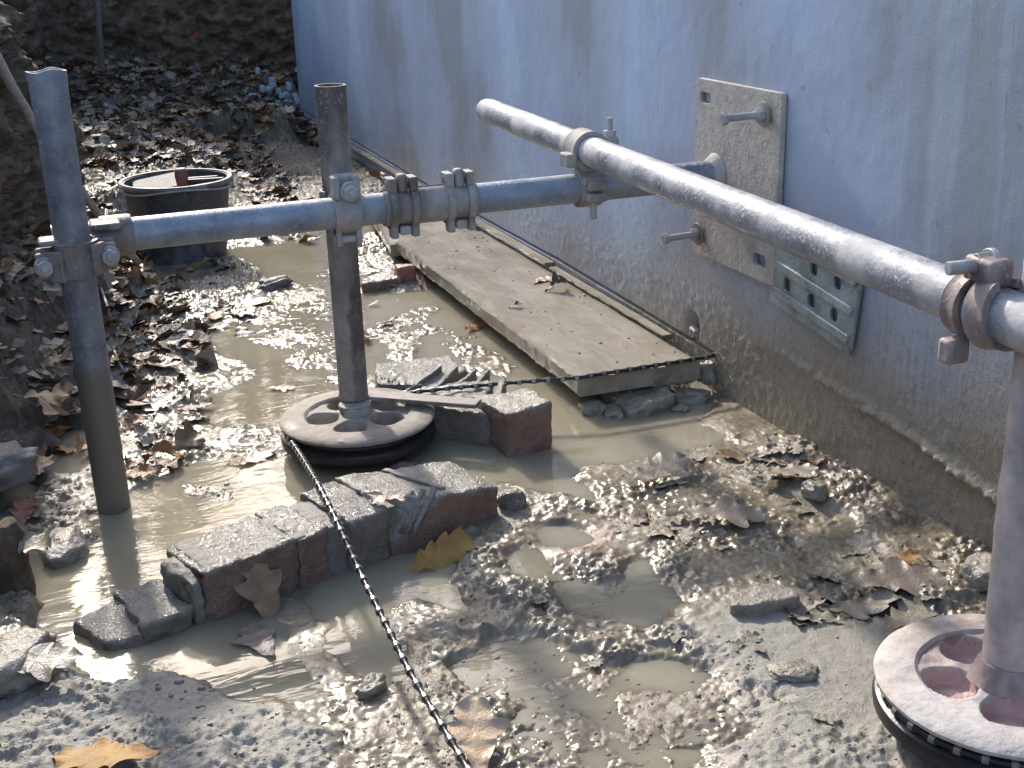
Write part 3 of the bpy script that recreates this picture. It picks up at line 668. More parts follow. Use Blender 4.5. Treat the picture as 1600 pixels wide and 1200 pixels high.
# right upright
t3 = thing('scaffold_pole', (P3.x, P3.y, W2Z), 'thick pinkish upright at the right edge rising from the pale wheel', 'scaffold tube')
bm = bmesh.new(); add_cyl(bm, (P3.x, P3.y, W2Z + .004), (P3.x - .011, P3.y, .98), R0, seg=48, ri=R0 - .0035, rings=40)
for v in bm.verts:
    if v.co.z < .30: v.co += Vector((v.co.x - P3.x, v.co.y - P3.y, 0)) * (.09 * (mnoise.noise(v.co * 26) + .5))
bm_obj('tube', bm, 'pink_pole', t3)
bm = bmesh.new(); lathe(bm, (P3.x, P3.y, W2Z), [(0, .020), (.026, .019), (.030, .012), (.034, .004), (.036, -.004), (0, -.004)], 40, close=False)
for v in bm.verts: v.co += Vector((v.co.x - P3.x, v.co.y - P3.y, .0)) * .15 * mnoise.noise(v.co * 50)
bm_obj('collar', bm, 'clamp_pink', t3)

# ---------------------------------------------------------------- couplers
Xv, Yv, Zv = Vector((1, 0, 0)), Vector((0, 1, 0)), Vector((0, 0, 1))
def part_band(root, mat, *a, name='strap', **k):
    bm = bmesh.new(); add_band(bm, *a, **k); return bm_obj(name, bm, mat, root, 'auto', .001)
def part_box(root, mat, c, s, name='lug', ax=None, bevel=.003):
    bm = bmesh.new(); add_box(bm, c, *s, ax); return bm_obj(name, bm, mat, root, 'auto', bevel)
def part_pin(root, mat, a, b, r, name='hinge_pin'):
    bm = bmesh.new(); add_cyl(bm, a, b, r, seg=20); return bm_obj(name, bm, mat, root, 'auto', .001)
G = 'couplers joining the scaffold tubes'
# left corner coupler
c = Vector((P1.x, P1.y, HZ - .012)); k1 = thing('scaffold_coupler', c, 'broad clamp wrapped round the left upright with two nuts facing out', 'coupler', G)
part_band(k1, 'clamp', c, Zv, -Yv, R0 + .0005, R0 + .0065, .050, -88, 88, flare=.003)
part_band(k1, 'clamp', c + Vector((0, 0, .004)), Zv, Yv, R0 + .0005, R0 + .0065, .046, -88, 88)
for sx, dz in ((-1, -.006), (1, .0)):
    ax_ = Vector((math.cos(.75), sx * math.sin(.75), 0)); part_box(k1, 'clamp', c + Vector((sx * .0285, -.0185, dz)), (.026, .007, .043), name='flap', ax=(ax_, Vector((-ax_.y, ax_.x, 0)), Zv), bevel=.002)
    part_box(k1, 'clamp', c + Vector((sx * .041, -.004, dz)), (.026, .012, .036)); part_box(k1, 'clamp', c + Vector((sx * .040, .012, dz + .004)), (.026, .012, .036))
    bolt(k1, c + Vector((sx * .043, -.013, dz)), -Yv, .006, .0055, .0115, .009)
part_band(k1, 'clamp', (P1.x + .060, HY, HZ), Xv, -Yv, R0 + .0005, R0 + .006, .045, -100, 100)
part_box(k1, 'clamp', (P1.x + .045, HY - .02, HZ + .022), (.042, .05, .010)); part_box(k1, 'clamp', (P1.x - .022, P1.y + .004, HZ + .014), (.05, .04, .008), name='lip')
# middle coupler
c = Vector((P2.x - .004, HY, HZ)); k2 = thing('scaffold_coupler', c, 'upright clamp in front of the middle tube with one big nut on top', 'coupler', G)
part_band(k2, 'clamp', c, Xv, -Yv, R0 + .0005, R0 + .0075, .040, -100, 112, flare=.002)
part_band(k2, 'clamp', c, Xv, Yv, R0 + .0005, R0 + .006, .042, -70, 80)
for sx in (-1, 1): part_box(k2, 'clamp', c + Vector((sx * .016, -.016, .042)), (.010, .026, .034))
part_box(k2, 'clamp', c + Vector((0, .004, .044)), (.040, .014, .030), name='back_lug', bevel=.006)
bolt(k2, c + Vector((.004, -.030, .036)), (-.05, -1, -.1), .008, .0055, .0125, .010)
for sx in (-1, 1): part_box(k2, 'clamp', c + Vector((sx * .0155, -.010, -.036)), (.009, .022, .028))
part_pin(k2, 'nut', c + Vector((-.022, -.010, -.040)), c + Vector((.022, -.010, -.040)), .0055)
part_band(k2, 'clamp', (P2.x, P2.y, HZ + .004), Zv, Yv, R0 + .0005, R0 + .006, .044, -120, 120)
# sleeve coupler with two hinged straps
xa, xb = at(604, 330, y=HY - R0).x, at(750, 310, y=HY - R0).x; k3 = thing('sleeve_coupler', ((xa + xb) / 2, HY, HZ), 'long split sleeve with two hinged straps, right of the middle upright', 'coupler', G)
part_band(k3, 'clamp', ((xa + xb) / 2, HY, HZ), Xv, Zv, R0 + .0005, R0 + .005, xb - xa, 14, 346, seg=40, name='sleeve')
for xc in (xa + .030, xb - .030):
    for sx in (-1, 1):
        part_band(k3, 'clamp', (xc + sx * .017, HY, HZ), Xv, Zv, R0 + .004, R0 + .0105, .012, -12, 200, seg=36)
        part_box(k3, 'clamp', (xc + sx * .017, HY - .008, HZ + .037), (.013, .030, .022), bevel=.002); part_box(k3, 'clamp', (xc + sx * .017, HY - .012, HZ - .036), (.012, .020, .020))
    part_box(k3, 'clamp', (xc, HY - .010, HZ + .038), (.016, .020, .030), name='swing_bolt', bevel=.005)
    part_pin(k3, 'clamp', (xc - .025, HY - .008, HZ + .038), (xc + .025, HY - .008, HZ + .038), .005)
    part_box(k3, 'nut', (xc, HY - .014, HZ - .034), (.018, .020, .014), name='nut')
# swivel coupler where the tubes cross
tH = (1.863 - H2a.y) / (H2b.y - H2a.y); pc = H2a.lerp(H2b, tH); dH = (H2b - H2a).normalized(); sH = dH.cross(Zv)
k4 = thing('swivel_coupler', (pc.x, HY, HZ), 'swivel clamp where the diagonal tube crosses over the horizontal one', 'coupler', G)
part_band(k4, 'clamp', pc, dH, Zv, R0 + .0005, R0 + .0075, .048, 0, 360, flare=.002)
part_band(k4, 'clamp', (pc.x, HY, HZ), Xv, Zv, R0 + .0005, R0 + .0075, .040, 0, 360)
bm = bmesh.new(); add_cyl(bm, (pc.x, HY, HZ + R0 - .002), (pc.x, HY, pc.z - R0 + .002), .020, seg=24); bm_obj('swivel_plate', bm, 'clamp', k4, 'auto', .002)
part_box(k4, 'clamp', pc + Vector((.040, 0, .008)), (.024, .030, .014)); part_box(k4, 'clamp', pc + Vector((.040, 0, -.010)), (.024, .030, .012))
bolt(k4, pc + Vector((.042, 0, .016)), (0, .05, 1), .022, .0055, .011, .010)
part_box(k4, 'clamp', pc + Vector((-.036, -.01, -.012)), (.018, .034, .022)); 
part_box(k4, 'clamp', (pc.x + .0, HY - .036, HZ + .010), (.032, .022, .016)); part_box(k4, 'clamp', (pc.x, HY - .036, HZ - .010), (.032, .022, .014))
part_pin(k4, 'nut', (pc.x - .004, HY - .036, HZ - .010), (pc.x - .004, HY - .036, HZ - .045), .0055, name='bolt')
part_pin(k4, 'clamp', (pc.x - .02, HY - .034, HZ + .016), (pc.x + .02, HY - .034, HZ + .016), .007)
# coupler on the right upright
tP = (P3.y + .030 - H2a.y) / (H2b.y - H2a.y); pr = H2a.lerp(H2b, tP)
k5 = thing('scaffold_coupler', pr, 'pinkish clamp gripping the shiny tube at the right edge, long bolt pointing left', 'coupler', G)
part_band(k5, 'clamp_pink', pr + dH * -.024, dH, Zv, R0 + .0005, R0 + .0075, .020, 0, 360, flare=.002)
part_band(k5, 'clamp_pink', pr + dH * .010, dH + Vector((.12, 0, .2)), Zv, R0 + .0005, R0 + .0085, .024, 20, 340, flare=.002)
part_band(k5, 'clamp_pink', (P3.x, P3.y, pr.z - .0), Zv, Yv, R0 + .0005, R0 + .0075, .046, 0, 360)
part_box(k5, 'clamp_pink', pr + Vector((-.002, .008, .036)), (.026, .040, .026), bevel=.005); part_box(k5, 'clamp_pink', pr + Vector((-.022, .02, -.040)), (.024, .018, .024), bevel=.004)
part_box(k5, 'clamp_pink', (P3.x - .004, P3.y - .01, pr.z + .036), (.040, .046, .018), bevel=.006); part_box(k5, 'clamp_pink', (P3.x - .012, P3.y - .03, pr.z - .03), (.030, .026, .030), bevel=.006)
bolt(k5, pr + Vector((.002, .012, .040)), (-1, .12, 0), .030, .007, .012, .012)

# ---------------------------------------------------------------- wall plates
def wall_plate(me, xc):   # local (u,v) -> world (x=-thickness, y=-u, z=v), facing the trench
    me.transform(Matrix(((0, 0, -1, xc), (-1, 0, 0, 0), (0, 1, 0, 0), (0, 0, 0, 1)))); me.flip_normals()
def slot(px_, py_, w_=.016, h_=.026, ang=0): p = at(px_, py_, x=-.012); return rrect(-p.y, p.z, w_, h_, .0075, 4, ang)
pl = thing('anchor_plate', (-.006, 1.802, .4), 'slurry caked steel plate with slots bolted to the wall, tube ending on it', 'steel plate')
mp = curve_plate(rrect(-1.8035, .3985, .267, .304, .008), [slot(1102, 153, .040, .020), slot(1186, 407, .040, .022), slot(1196, 176, .018, .018), slot(1092, 366, .018, .018)], .010); wall_plate(mp, -.007)
link_mesh('plate', mp, 'plate', pl, 'auto')
bm = bmesh.new(); lathe(bm, (-.0125, HY - .0, HZ), [(R0, .001), (R0 + .012, .001), (R0 + .004, .012), (R0, .014)], 32, axis=(-1, 0, 0)); bm_obj('weld_bead', bm, 'plate', pl)
for px_, py_, hx, hy in ((1197, 178, 1130, 180), (1094, 365, 1040, 368)):
    a = at(px_, py_, x=-.014); b_ = Vector((a.x - (.070 if px_ > 1150 else .064), a.y, a.z - .002))
    an = thing('anchor_bolt', a, 'long hex bolt with washer at the upper right of the caked plate' if px_ > 1150 else 'long hex bolt with washer at the lower left of the caked plate', 'bolt', 'long anchor bolts in the plate')
    d = (b_ - a).normalized()
    bm = bmesh.new(); add_cyl(bm, a - d * .008, b_, .0058, seg=16); bm_obj('shank', bm, 'nut', an)
    bm = bmesh.new(); add_cyl(bm, b_, b_ + d * .009, .0105, seg=6); bm_obj('bolt_head', bm, 'nut', an, 'auto', .001)
    bm = bmesh.new(); add_cyl(bm, a + d * .004, a + d * .007, .020, seg=28); bm_obj('washer', bm, 'clamp', an, 'auto', .0008)
    bm = bmesh.new(); add_cyl(bm, a + d * .007, a + d * .018, .0115, seg=6); bm_obj('nut', bm, 'nut', an, 'auto', .001)
# zinc rail panel, slightly turned
zc = [at(1207, 470, x=-.008), at(1327, 552, x=-.008), at(1340, 440, x=-.008)]
ang = -math.atan2(zc[0].z - zc[1].z, zc[0].y - zc[1].y)
pz = thing('slotted_panel', (-.004, 1.565, .27), 'greenish zinc panel with oval slots and ribs on the wall below the tube', 'metal panel')
cu_, cv_ = -(zc[0].y + zc[1].y) / 2, (zc[0].z + zc[1].z) / 2; ca, sa = math.cos(ang), math.sin(ang); Wd, Hd = .222, .150
def loc(u, v): return (cu_ + u * ca - v * sa, cv_ + u * sa + v * ca)
o_ = loc(0, Hd / 2); holes = []
for px_, py_ in ((1272, 420), (1309, 442), (1230, 445), (1268, 470), (1303, 492)):
    p = at(px_, py_, x=-.010); holes.append(rrect(-p.y, p.z, .022, .024, .0095, 5, ang))
mz = curve_plate(rrect(*o_, Wd, Hd, .004, 3, ang), holes, .006); wall_plate(mz, -.008); link_mesh('panel', mz, 'zinc', pz, 'auto')
for v0 in (.022, .066, .112, .143):
    mr = curve_plate(rrect(*loc(0, v0), Wd - .012, .011, .004, 3, ang), [], .006); wall_plate(mr, -.0125); link_mesh('rib', mr, 'zinc', pz, 'auto')

# ---------------------------------------------------------------- diamond wires
bead_me = None
def wire(name, path, label, step=.025):
    global bead_me
    path = [Vector(p) for p in path]; L = [0.]
    for a, b in zip(path, path[1:]): L.append(L[-1] + (b - a).length)
    def ev(s):
        i = max(0, min(len(L) - 2, int(np.searchsorted(L, s)) - 1)); t = (s - L[i]) / (L[i + 1] - L[i]); return path[i].lerp(path[i + 1], t), (path[i + 1] - path[i]).normalized()
    root = thing(name, path[0], label, 'wire', 'wires of the saw')
    n = int(L[-1] / .004); bm = bmesh.new()
    def rad(t): s = t * L[-1]; k = abs((s % step) / step - .5) * 2; return .0032 + .0010 * (k > .5)
    tube_path(bm, [ev(L[-1] * i / n)[0] for i in range(n + 1)], rad, 8); bm_obj('cable', bm, 'cable', root, True)
    if bead_me is None:
        b_ = bmesh.new(); add_cyl(b_, (0, 0, -.0033), (0, 0, .0033), .0050, seg=12); bmesh.ops.bevel(b_, geom=[e for e in b_.edges if e.calc_face_angle(0) > 1], offset=.0008, segments=1, affect='EDGES')
        bead_me = bpy.data.meshes.new('bead'); b_.to_mesh(bead_me); b_.free(); bead_me.materials.append(M['bead'])
    s = 0.
    while s < L[-1]:
        p, d = ev(s); o = bpy.data.objects.new('bead', bead_me); COL.objects.link(o); o.parent = root
        o.matrix_local = Matrix.Translation(p - path[0]) @ d.to_track_quat('Z', 'Y').to_matrix().to_4x4(); s += step
def arc(c, r, z, a0, a1, n=40): return [(c.x + r * math.cos(math.radians(a)), c.y + r * math.sin(math.radians(a)), z) for a in np.linspace(a0, a1, n)]
gz1 = W1Z - .0205; rw = .127 * .90 + .004
ps = Vector((c1.x - rw, c1.y, gz1)); front = []
kn = [at(470, 712, z=.054), at(497, 757, z=.0805), at(522, 806, z=.0815), at(570, 910, z=.072), at(640, 1050, z=.064), at(730, 1200, z=.058)]
kn.append(kn[-1] + (kn[-1] - kn[-2]) * 3); kn = kn[::-1] + [ps]
for a, b in zip(kn, kn[1:]):
    for t in np.linspace(0, 1, 8, endpoint=False): front.append(a.lerp(b, t))
front = [front[0]] + [(front[k - 1] + front[k] * 2 + front[k + 1]) / 4 for k in range(1, len(front) - 1)] + [front[-1], ps]
a_end = 84; pb = Vector(arc(c1, rw, gz1, a_end, a_end, 1)[0])
kb = [pb, at(705, 606, z=.061), at(800, 598, z=.066), at(905, 590, z=.069), at(1010, 573, z=.070), at(1106, 558, z=.069), Vector((.03, 1.885, .066))]
back = [a.lerp(b, t) for a, b in zip(kb, kb[1:]) for t in np.linspace(0, 1, 6, endpoint=False)][1:] + [kb[-1]]
wire('diamond_wire', front + arc(c1, rw, gz1, 180, a_end)[1:] + back, 'beaded black saw wire from the lower frame edge round the brown wheel to the wall')
gz2 = W2Z - .0205
wire('diamond_wire', arc(c2, rw, gz2, 100, 290) + [(c2.x + .5, c2.y - .28, gz2)], 'beaded saw wire lying in the groove of the pale corner wheel')

# ---------------------------------------------------------------- brickwork
U = Vector((math.cos(math.radians(17)), math.sin(math.radians(17)), 0)); Vv = Vector((-U.y, U.x, 0)); O = Vector((-.985, 1.402, 0))
def uv(u, v): p = O + U * u + Vv * v; return (p.x, p.y)
br = thing('brick_chunk', (-.78, 1.48, 0), 'long row of wet red bricks lying in the muddy water under the wire', 'bricks', 'broken brickwork in the water')
def brick(root, pts_, z1, seed, mat='brick', name='brick', tops=None, amp=.0048, z0=-.02):
    return bm_obj(name, rough_prism(pts_, z0, z1, amp, 6, seed, tops), mat, root, True)
brick(br, [uv(-.108, .012), uv(-.060, -.001), uv(-.054, .10), uv(-.128, .085)], .016, 2, 'brickgrey', tops=[.012, .016, .024, .018])
brick(br, [uv(-.068, .0), uv(-.002, -.002), uv(-.004, .10), uv(-.063, .105)], .026, 3, 'brickgrey')
brick(br, [uv(-.002, -.001), uv(.012, -.001), uv(.010, .088), uv(-.006, .088)], .056, 5, 'mortar', 'mortar', tops=[.058, .062, .06, .054])
brick(br, [uv(.012, -.002), uv(.141, -.002), uv(.133, .108), uv(.006, .098)], .072, 7, tops=[.068, .072, .070, .066])
brick(br, [uv(.137, .004), uv(.152, .004), uv(.143, .10), uv(.130, .10)], .064, 8, 'mortar', 'mortar')
brick(br, [uv(.143, -.004), uv(.189, -.003), uv(.180, .112), uv(.136, .110)], .072, 11, tops=[.070, .073, .072, .071])
brick(br, [uv(.189, .010), uv(.221, .008), uv(.211, .105), uv(.181, .108)], .064, 12, 'brickgrey')
brick(br, [uv(.220, -.006), uv(.278, -.007), uv(.267, .118), uv(.211, .114)], .074, 13, 'brickgrey', tops=[.072, .074, .080, .076])
cc = Vector((*uv(.335, -.012), .058)); cn = (U * -.55 + Vv * -.62 + Vector((0, 0, .62))).normalized()
bm_obj('brick', rough_prism([uv(.279, -.004), uv(.345, -.016), uv(.470, .002), uv(.462, .118), uv(.272, .125)], -.02, .080, .0032, 6, 17, tops=[.078, .073, .046, .052, .078], cut=(cc, cn)), 'brick', br, True)
for k in range(4):      # splintered layers on the broken corner
    a0_ = cc + Vv * .012 * k - U * .010 * k + Vector((0, 0, .002)); e = (U * .45 + Vv * .1 + Vector((0, 0, .5))).normalized(); f = cn.cross(e).normalized()
    b3 = bmesh.new(); add_box(b3, a0_ - U * .004 - Vector((0, 0, .006)), .075 - .008 * k, .007, .006, (e, f, cn)); bmesh.ops.subdivide_edges(b3, edges=b3.edges[:], cuts=3, use_grid_fill=True)
    for v in b3.verts: v.co += v.co.normalized() * .0 + Vector((mnoise.noise(v.co * 90), mnoise.noise(v.co * 90 + Vector((5, 0, 0))), mnoise.noise(v.co * 90 + Vector((0, 5, 0))))) * .002
    bm_obj('brick_flake', b3, 'brickgrey', br, True)
brick(br, [uv(.02, .004), uv(.30, .004), uv(.29, .108), uv(.015, .096)], .068, 50, 'mortar', 'mortar', amp=.002)
bm = rough_prism([uv(.372, .004), uv(.382, .004), uv(.352, .12), uv(.342, .12)], .04, .072, .002, 5, 44); bm_obj('mortar', bm, 'mortar', br, True)
bk = thing('brick_chunk', (-.46, 1.9, 0), 'broken lump of brickwork behind the foot bar, wire passing over it', 'bricks', 'broken brickwork in the water')
brick(bk, [(-.452, 1.732), (-.372, 1.742), (-.372, 1.842), (-.47, 1.852)], .088, 21, tops=[.076, .080, .072, .070], amp=.004)
brick(bk, [(-.475, 1.80), (-.455, 1.79), (-.45, 1.87), (-.56, 1.93), (-.57, 1.90)], .058, 22, 'brickgrey')
brick(bk, [(-.57, 1.93), (-.44, 1.86), (-.40, 1.95), (-.52, 2.0)], .05, 23, 'brickgrey', tops=[.045, .06, .055, .045])
brick(bk, [(-.590, 2.02), (-.50, 1.985), (-.42, 2.02), (-.43, 2.10), (-.57, 2.11)], .06, 24, 'brickgrey', tops=[.056, .05, .055, .062, .062], amp=.004)
for k, (x, y, a, h) in enumerate(((-.505, 2.01, .5, .07), (-.475, 1.985, .7, .072), (-.452, 1.965, .6, .068), (-.43, 1.94, .8, .07), (-.415, 1.87, 1., .076))):
    e = Vector((math.cos(a), math.sin(a), 0)); f = Vector((-e.y, e.x, 0)); c = Vector((x, y, 0)); q = [c - e * .045 - f * .004, c + e * .045 - f * .004, c + e * .04 + f * .008, c - e * .045 + f * .010]
    bm = rough_prism([(p.x, p.y) for p in q], .03, h, .002, 5, 60 + k, tops=[h - .022, h, h - .006, h - .026]); bm_obj('brick_flake', bm, 'brickgrey', bk, True)

# ---------------------------------------------------------------- bucket with tools
bc = Vector((-.765, 3.395, -.004)); bu = thing('bucket', bc, 'black builder\'s bucket full of tools standing beyond the horizontal tube', 'bucket')
bm = bmesh.new(); hb = .212
lathe(bm, bc, [(0, 0), (.100, 0), (.112, .008), (.138, hb - .012), (.140, hb), (.133, hb), (.106, .012), (0, .010)], 64, close=False); bm_obj('body', bm, 'bucket', bu)
bm = bmesh.new(); lathe(bm, bc, [(.137, hb - .010), (.146, hb - .010), (.149, hb - .003), (.146, hb + .003), (.137, hb + .003)], 64); bm_obj('rim', bm, 'bucket_rim', bu)
bm = bmesh.new(); tube_path(bm, [bc + Vector((.147 * math.cos(t), .147 * math.sin(t) - .002, hb - .012 + .006 * math.sin(3 * t))) for t in np.linspace(math.pi * 1.02, math.pi * 1.98, 30)], .003, 8); bm_obj('handle', bm, 'nut', bu, True)
lathe_bm = bmesh.new(); lathe(lathe_bm, bc, [(0, .10), (.125, .10)], 32, close=False)
o = bm_obj('slurry', lathe_bm, 'stonemud', bu)
tl = bc + Vector((.012, -.035, .10))
tr = thing('hand_trowel', tl, 'tool with a red brown grip standing upright in the bucket', 'hand tool')
bm = bmesh.new(); lathe(bm, tl, [(0, .145), (.012, .145), (.0165, .140), (.0175, .125), (.014, .10), (.015, .075), (.011, .065), (0, .065)], 20, close=False); bm_obj('grip', bm, 'redgrip', tr)
bm = bmesh.new(); add_cyl(bm, tl, tl + Vector((0, 0, .068)), .006, seg=12); bm_obj('shaft', bm, 'tool', tr)
fl = thing('plastering_float', bc + Vector((-.05, .02, .15)), 'grey flat float board lying inside the bucket on the left', 'hand tool')
bm = bmesh.new(); add_box(bm, bc + Vector((-.040, .035, .196)), .135, .10, .012, (Vector((.97, .05, .12)).normalized(), Vector((-.05, .97, .2)).normalized(), Vector((-.1, -.2, .97)).normalized())); bm_obj('blade', bm, 'wood', fl, 'auto', .002)
bm = bmesh.new(); add_box(bm, bc + Vector((-.04, .0, .150)), .12, .012, .05); bm_obj('edge', bm, 'wood', fl, 'auto', .002)
for k, (x, y, a, lab) in enumerate(((.075, .03, -.5, 'dark bar leaning against the right rim inside the bucket, nearest the grip'), (.06, .065, -.42, 'second dark bar in the bucket, nearer the back rim'), (.03, -.08, .15, 'dark flat bar lying across the front of the bucket'))):
    e = Vector((math.cos(a), math.sin(a), .05)).normalized(); c = bc + Vector((x * .9, y * .9, .198))
    bm = bmesh.new(); add_box(bm, c, .13, .014, .010, (e, Vector((-e.y, e.x, 0)).normalized(), Zv)); tag(bm_obj('tool_bar', bm, 'tool', None, 'auto', .002, c), lab, 'hand tool')

# ---------------------------------------------------------------- loose stones and clods
def on(px_, py_): p = at(px_, py_, z=.01); z = gz(p.x, p.y); p = at(px_, py_, z=z); return Vector((p.x, p.y, z))
p = at(1186, 942, z=.012); a = .05
o = bm_obj('flat_stone', rough_prism([(p.x - .048, p.y - .012), (p.x - .025, p.y - .022), (p.x + .040, p.y - .028), (p.x + .050, p.y - .010), (p.x + .030, p.y + .018), (p.x - .035, p.y + .016)], 0, .026, .002, 5, 71), 'stonemud', None, True, 0, p)
tag(o, 'flat oblong stone on smooth grey mud near the pale wheel', 'stone')
p = on(634, 438); o = bm_obj('brick_piece', rough_prism([(p.x - .026, p.y - .02), (p.x + .022, p.y - .018), (p.x + .024, p.y + .012), (p.x - .02, p.y + .016)], p.z - .01, p.z + .04, .004, 5, 72), 'brickred', None, True, 0, p); tag(o, 'small red brick fragment left of the plank', 'brick')
p = on(598, 450); o = bm_obj('brick_piece', rough_prism([(p.x - .055, p.y - .02), (p.x + .045, p.y - .01), (p.x + .05, p.y + .03), (p.x - .045, p.y + .035)], p.z - .01, p.z + .022, .005, 5, 73), 'brick', None, True, 0, p); tag(o, 'flat dark brick slab beside the small red fragment', 'brick')
for k, (px_, py_, s, mt, lab) in enumerate((
    (-15, 905, (.05, .05, .07), 'bank', 'large muddy clod at the left frame edge above the water'),
    (25, 1045, (.060, .040, .024), 'stonemud', 'flat wet stone in the lower left corner holding a pale leaf'),
    (0, 735, (.05, .05, .03), 'stone', 'dark rounded lump at the left edge beside the water channel'),
    (800, 790, (.022, .016, .02), 'brickgrey', 'jagged pale chip just right of the brick row'),
    (690, 595, (.02, .012, .012), 'stone', 'small dark chip left of the broken brick lump'),
    (1545, 905, (.03, .03, .02), 'stonemud', 'glossy mud lump against the wall by the right upright'),
    (630, 732, (.018, .012, .010), 'stone', 'dark chip behind the brick row, below the wheel'),
    (580, 1080, (.018, .012, .012), 'stonemud', 'wet clod in shallow water left of the wire'),
    (1270, 770, (.020, .014, .013), 'stonemud', 'rounded muddy pebble at the foot of the wall'),
    (1240, 1050, (.026, .020, .007), 'stonemud', 'reddish crumbly clod left of the pale wheel'),
    (430, 445, (.045, .02, .014), 'stone', 'dark wet stone on the water edge below the bucket'),
    (100, 860, (.05, .03, .02), 'stonemud', 'muddy slab half sunk left of the left upright foot'))):
    q = on(px_, py_); rock('stone', q + Vector((0, 0, s[2] * .25)), s, mt, lab, seed=k + 3, rot=k)
for k, (px_, py_) in enumerate(tuple((random.gauss(440, 22), random.gauss(150, 22)) for _ in range(16)) + ((465,110),(425,125),(440,150),(410,140),(460,150),(450,165),(395,150),(430,170),(470,170))):
    q = at(px_, py_, y=5.62 + .03 * (k % 3)); rock('plaster_lump', q, (.010 + .009 * random.random(), .009 + .012 * random.random(), .012 + .010 * random.random()), 'plaster', 'pale bluish plaster lump on the earth slope by the far wall corner', 'rubble', seed=k + 20, sub=3, group='pale plaster lumps near the far wall corner', flat=1)
# small clods
bm = bmesh.new()
ico = bmesh.new(); bmesh.ops.create_icosphere(ico, subdivisions=1, radius=1); iv = [v.co.copy() for v in ico.verts]; fi = [[v.index for v in f.verts] for f in ico.faces]; ico.free()
verts, faces = [], []
cand = []
for _ in range(9000):
    px_, py_ = random.uniform(0, 1560), random.uniform(380, 1200); p = at(px_, py_, z=.008)
    if p.x > -.012 or p.x < -1.35 or (p.x > -.28 and p.y > 1.86): continue
    cand.append((p.x, p.y))
A = np.array(cand); Hh, Rh, _ = ground_fields(A[:, :1].T, A[:, 1:].T); Hh, Rh = Hh[0], Rh[0]
cand += [(random.uniform(-.25, -.04), random.uniform(1.9, 3.0)) for _ in range(130)]; Hh = np.append(Hh, np.full(130, .0625)); Rh = np.append(Rh, np.full(130, .006))
for (x, y), h, r in zip(cand, Hh, Rh):
    if random.random() > min(1., r / .006) * .45 or h < -.002: continue
    s = random.uniform(.0008, .0026) * (1.8 if random.random() < .06 else 1) * (1 + .25 * max(0, y - 1.5)); b0_ = len(verts); sx, sy, sz = random.uniform(.7, 1.4), random.uniform(.7, 1.4), random.uniform(.5, .9)
    verts += [(x + v.x * s * sx * (1 + .3 * random.random()), y + v.y * s * sy, max(h, 0) + v.z * s * sz * (.6 + .5 * random.random())) for v in iv]; faces += [[i + b0_ for i in f] for f in fi]
me = bpy.data.meshes.new('mud_crumbs'); me.from_pydata(verts, [], faces); a_ = me.attributes.new('dry', 'FLOAT', 'POINT'); a_.data.foreach_set('value', np.full(len(verts), .35, np.float32)); tag(link_mesh('mud_crumbs', me, 'mud'), kind='stuff', label='small wet crumbs of mud and grit scattered over the ground', cat='mud crumbs')

# ---------------------------------------------------------------- leaves
def leaf_mesh(name, seed, L=.09, curl=.3, lobes=4, n=36, fold=.0, asp=.36, halfcols=3):
    rd = random.Random(seed); vs, fs = [], []; ph = rd.random(); am = [rd.uniform(.25, 1.25) for _ in range(40)]; tw = rd.uniform(-.5, .5)
    for i in range(n + 1):
        t = i / n; env = math.sin(math.pi * min(1, t * .92 + .04)) ** .75 * (.62 + .55 * t) 
        for j in range(-halfcols, halfcols + 1):
            sd_ = 1 if j > 0 else -1; f = abs(j) / halfcols
            lob = .5 + .5 * math.cos(2 * math.pi * (t * lobes + .10 * sd_ + ph * .3) + .7 * math.sin(5 * t + seed)); wdt = L * asp * env * (.52 + .48 * am[int(t * lobes + .10 * sd_ + ph * .3 + .5) + (20 if sd_ > 0 else 0)] * lob ** .42)
            if t > .93: wdt *= (1 - t) / .07 * .8 + .2
            x = (t - .5) * L + f * f * L * .10 * lob * env; y = sd_ * f * wdt
            z = curl * (abs(y) ** 1.35) * (.9 + 1.1 * math.sin(4 * t + seed)) + curl * .0035 * math.sin(9 * t + 3 * f * sd_ + seed) * f * (1 if sd_ > 0 else .8) + L * .10 * math.sin(2.6 * t + seed) * curl + .0018 * math.sin(20 * t * 1.3 + seed) * f + tw * y * (t - .5) * .6 + fold * abs(y)
            vs.append((x, y, z))
    w_ = 2 * halfcols + 1
    for i in range(n):
        for j in range(w_ - 1): a = i * w_ + j; fs.append((a, a + 1, a + w_ + 1, a + w_))
    b0 = len(vs); 
    for i in range(5): x = -.5 * L - L * .16 * i / 4; vs += [(x, -.0009, .001 + .002 * i), (x, .0009, .001 + .002 * i)]
    for i in range(4): a = b0 + 2 * i; fs.append((a, a + 1, a + 3, a + 2))
    me = bpy.data.meshes.new(name); me.from_pydata(vs, [], fs); me.polygons.foreach_set('use_smooth', [True] * len(fs)); return me
LM = {}
for mt in ('leaf_tan', 'leaf_gold', 'leaf_brown', 'leaf_orange', 'leaf_pale', 'leaf_mud', 'leaf_pink'):
    for k in range(4):
        me = leaf_mesh('oak_leaf', k * 7 + len(mt), curl=(.25, .55, 1.0, 1.7)[k] * (.6 if mt == 'leaf_mud' else 1) * (.7 if mt == 'leaf_mud' else 1), lobes=(3.4, 4.2, 3.6, 3)[k]); me.materials.append(M[mt]); LM[mt, k] = me
def leaf(pos, mt, var, size, rz, tilt=(0, 0), label=None, group=None):
    o = bpy.data.objects.new('oak_leaf', LM[mt, var]); COL.objects.link(o); o.location = pos; s = size / .09; o.scale = (s, s, s); o.rotation_euler = (tilt[0], tilt[1], rz)
    tag(o, label, 'leaf', group); return o
R_ = math.radians
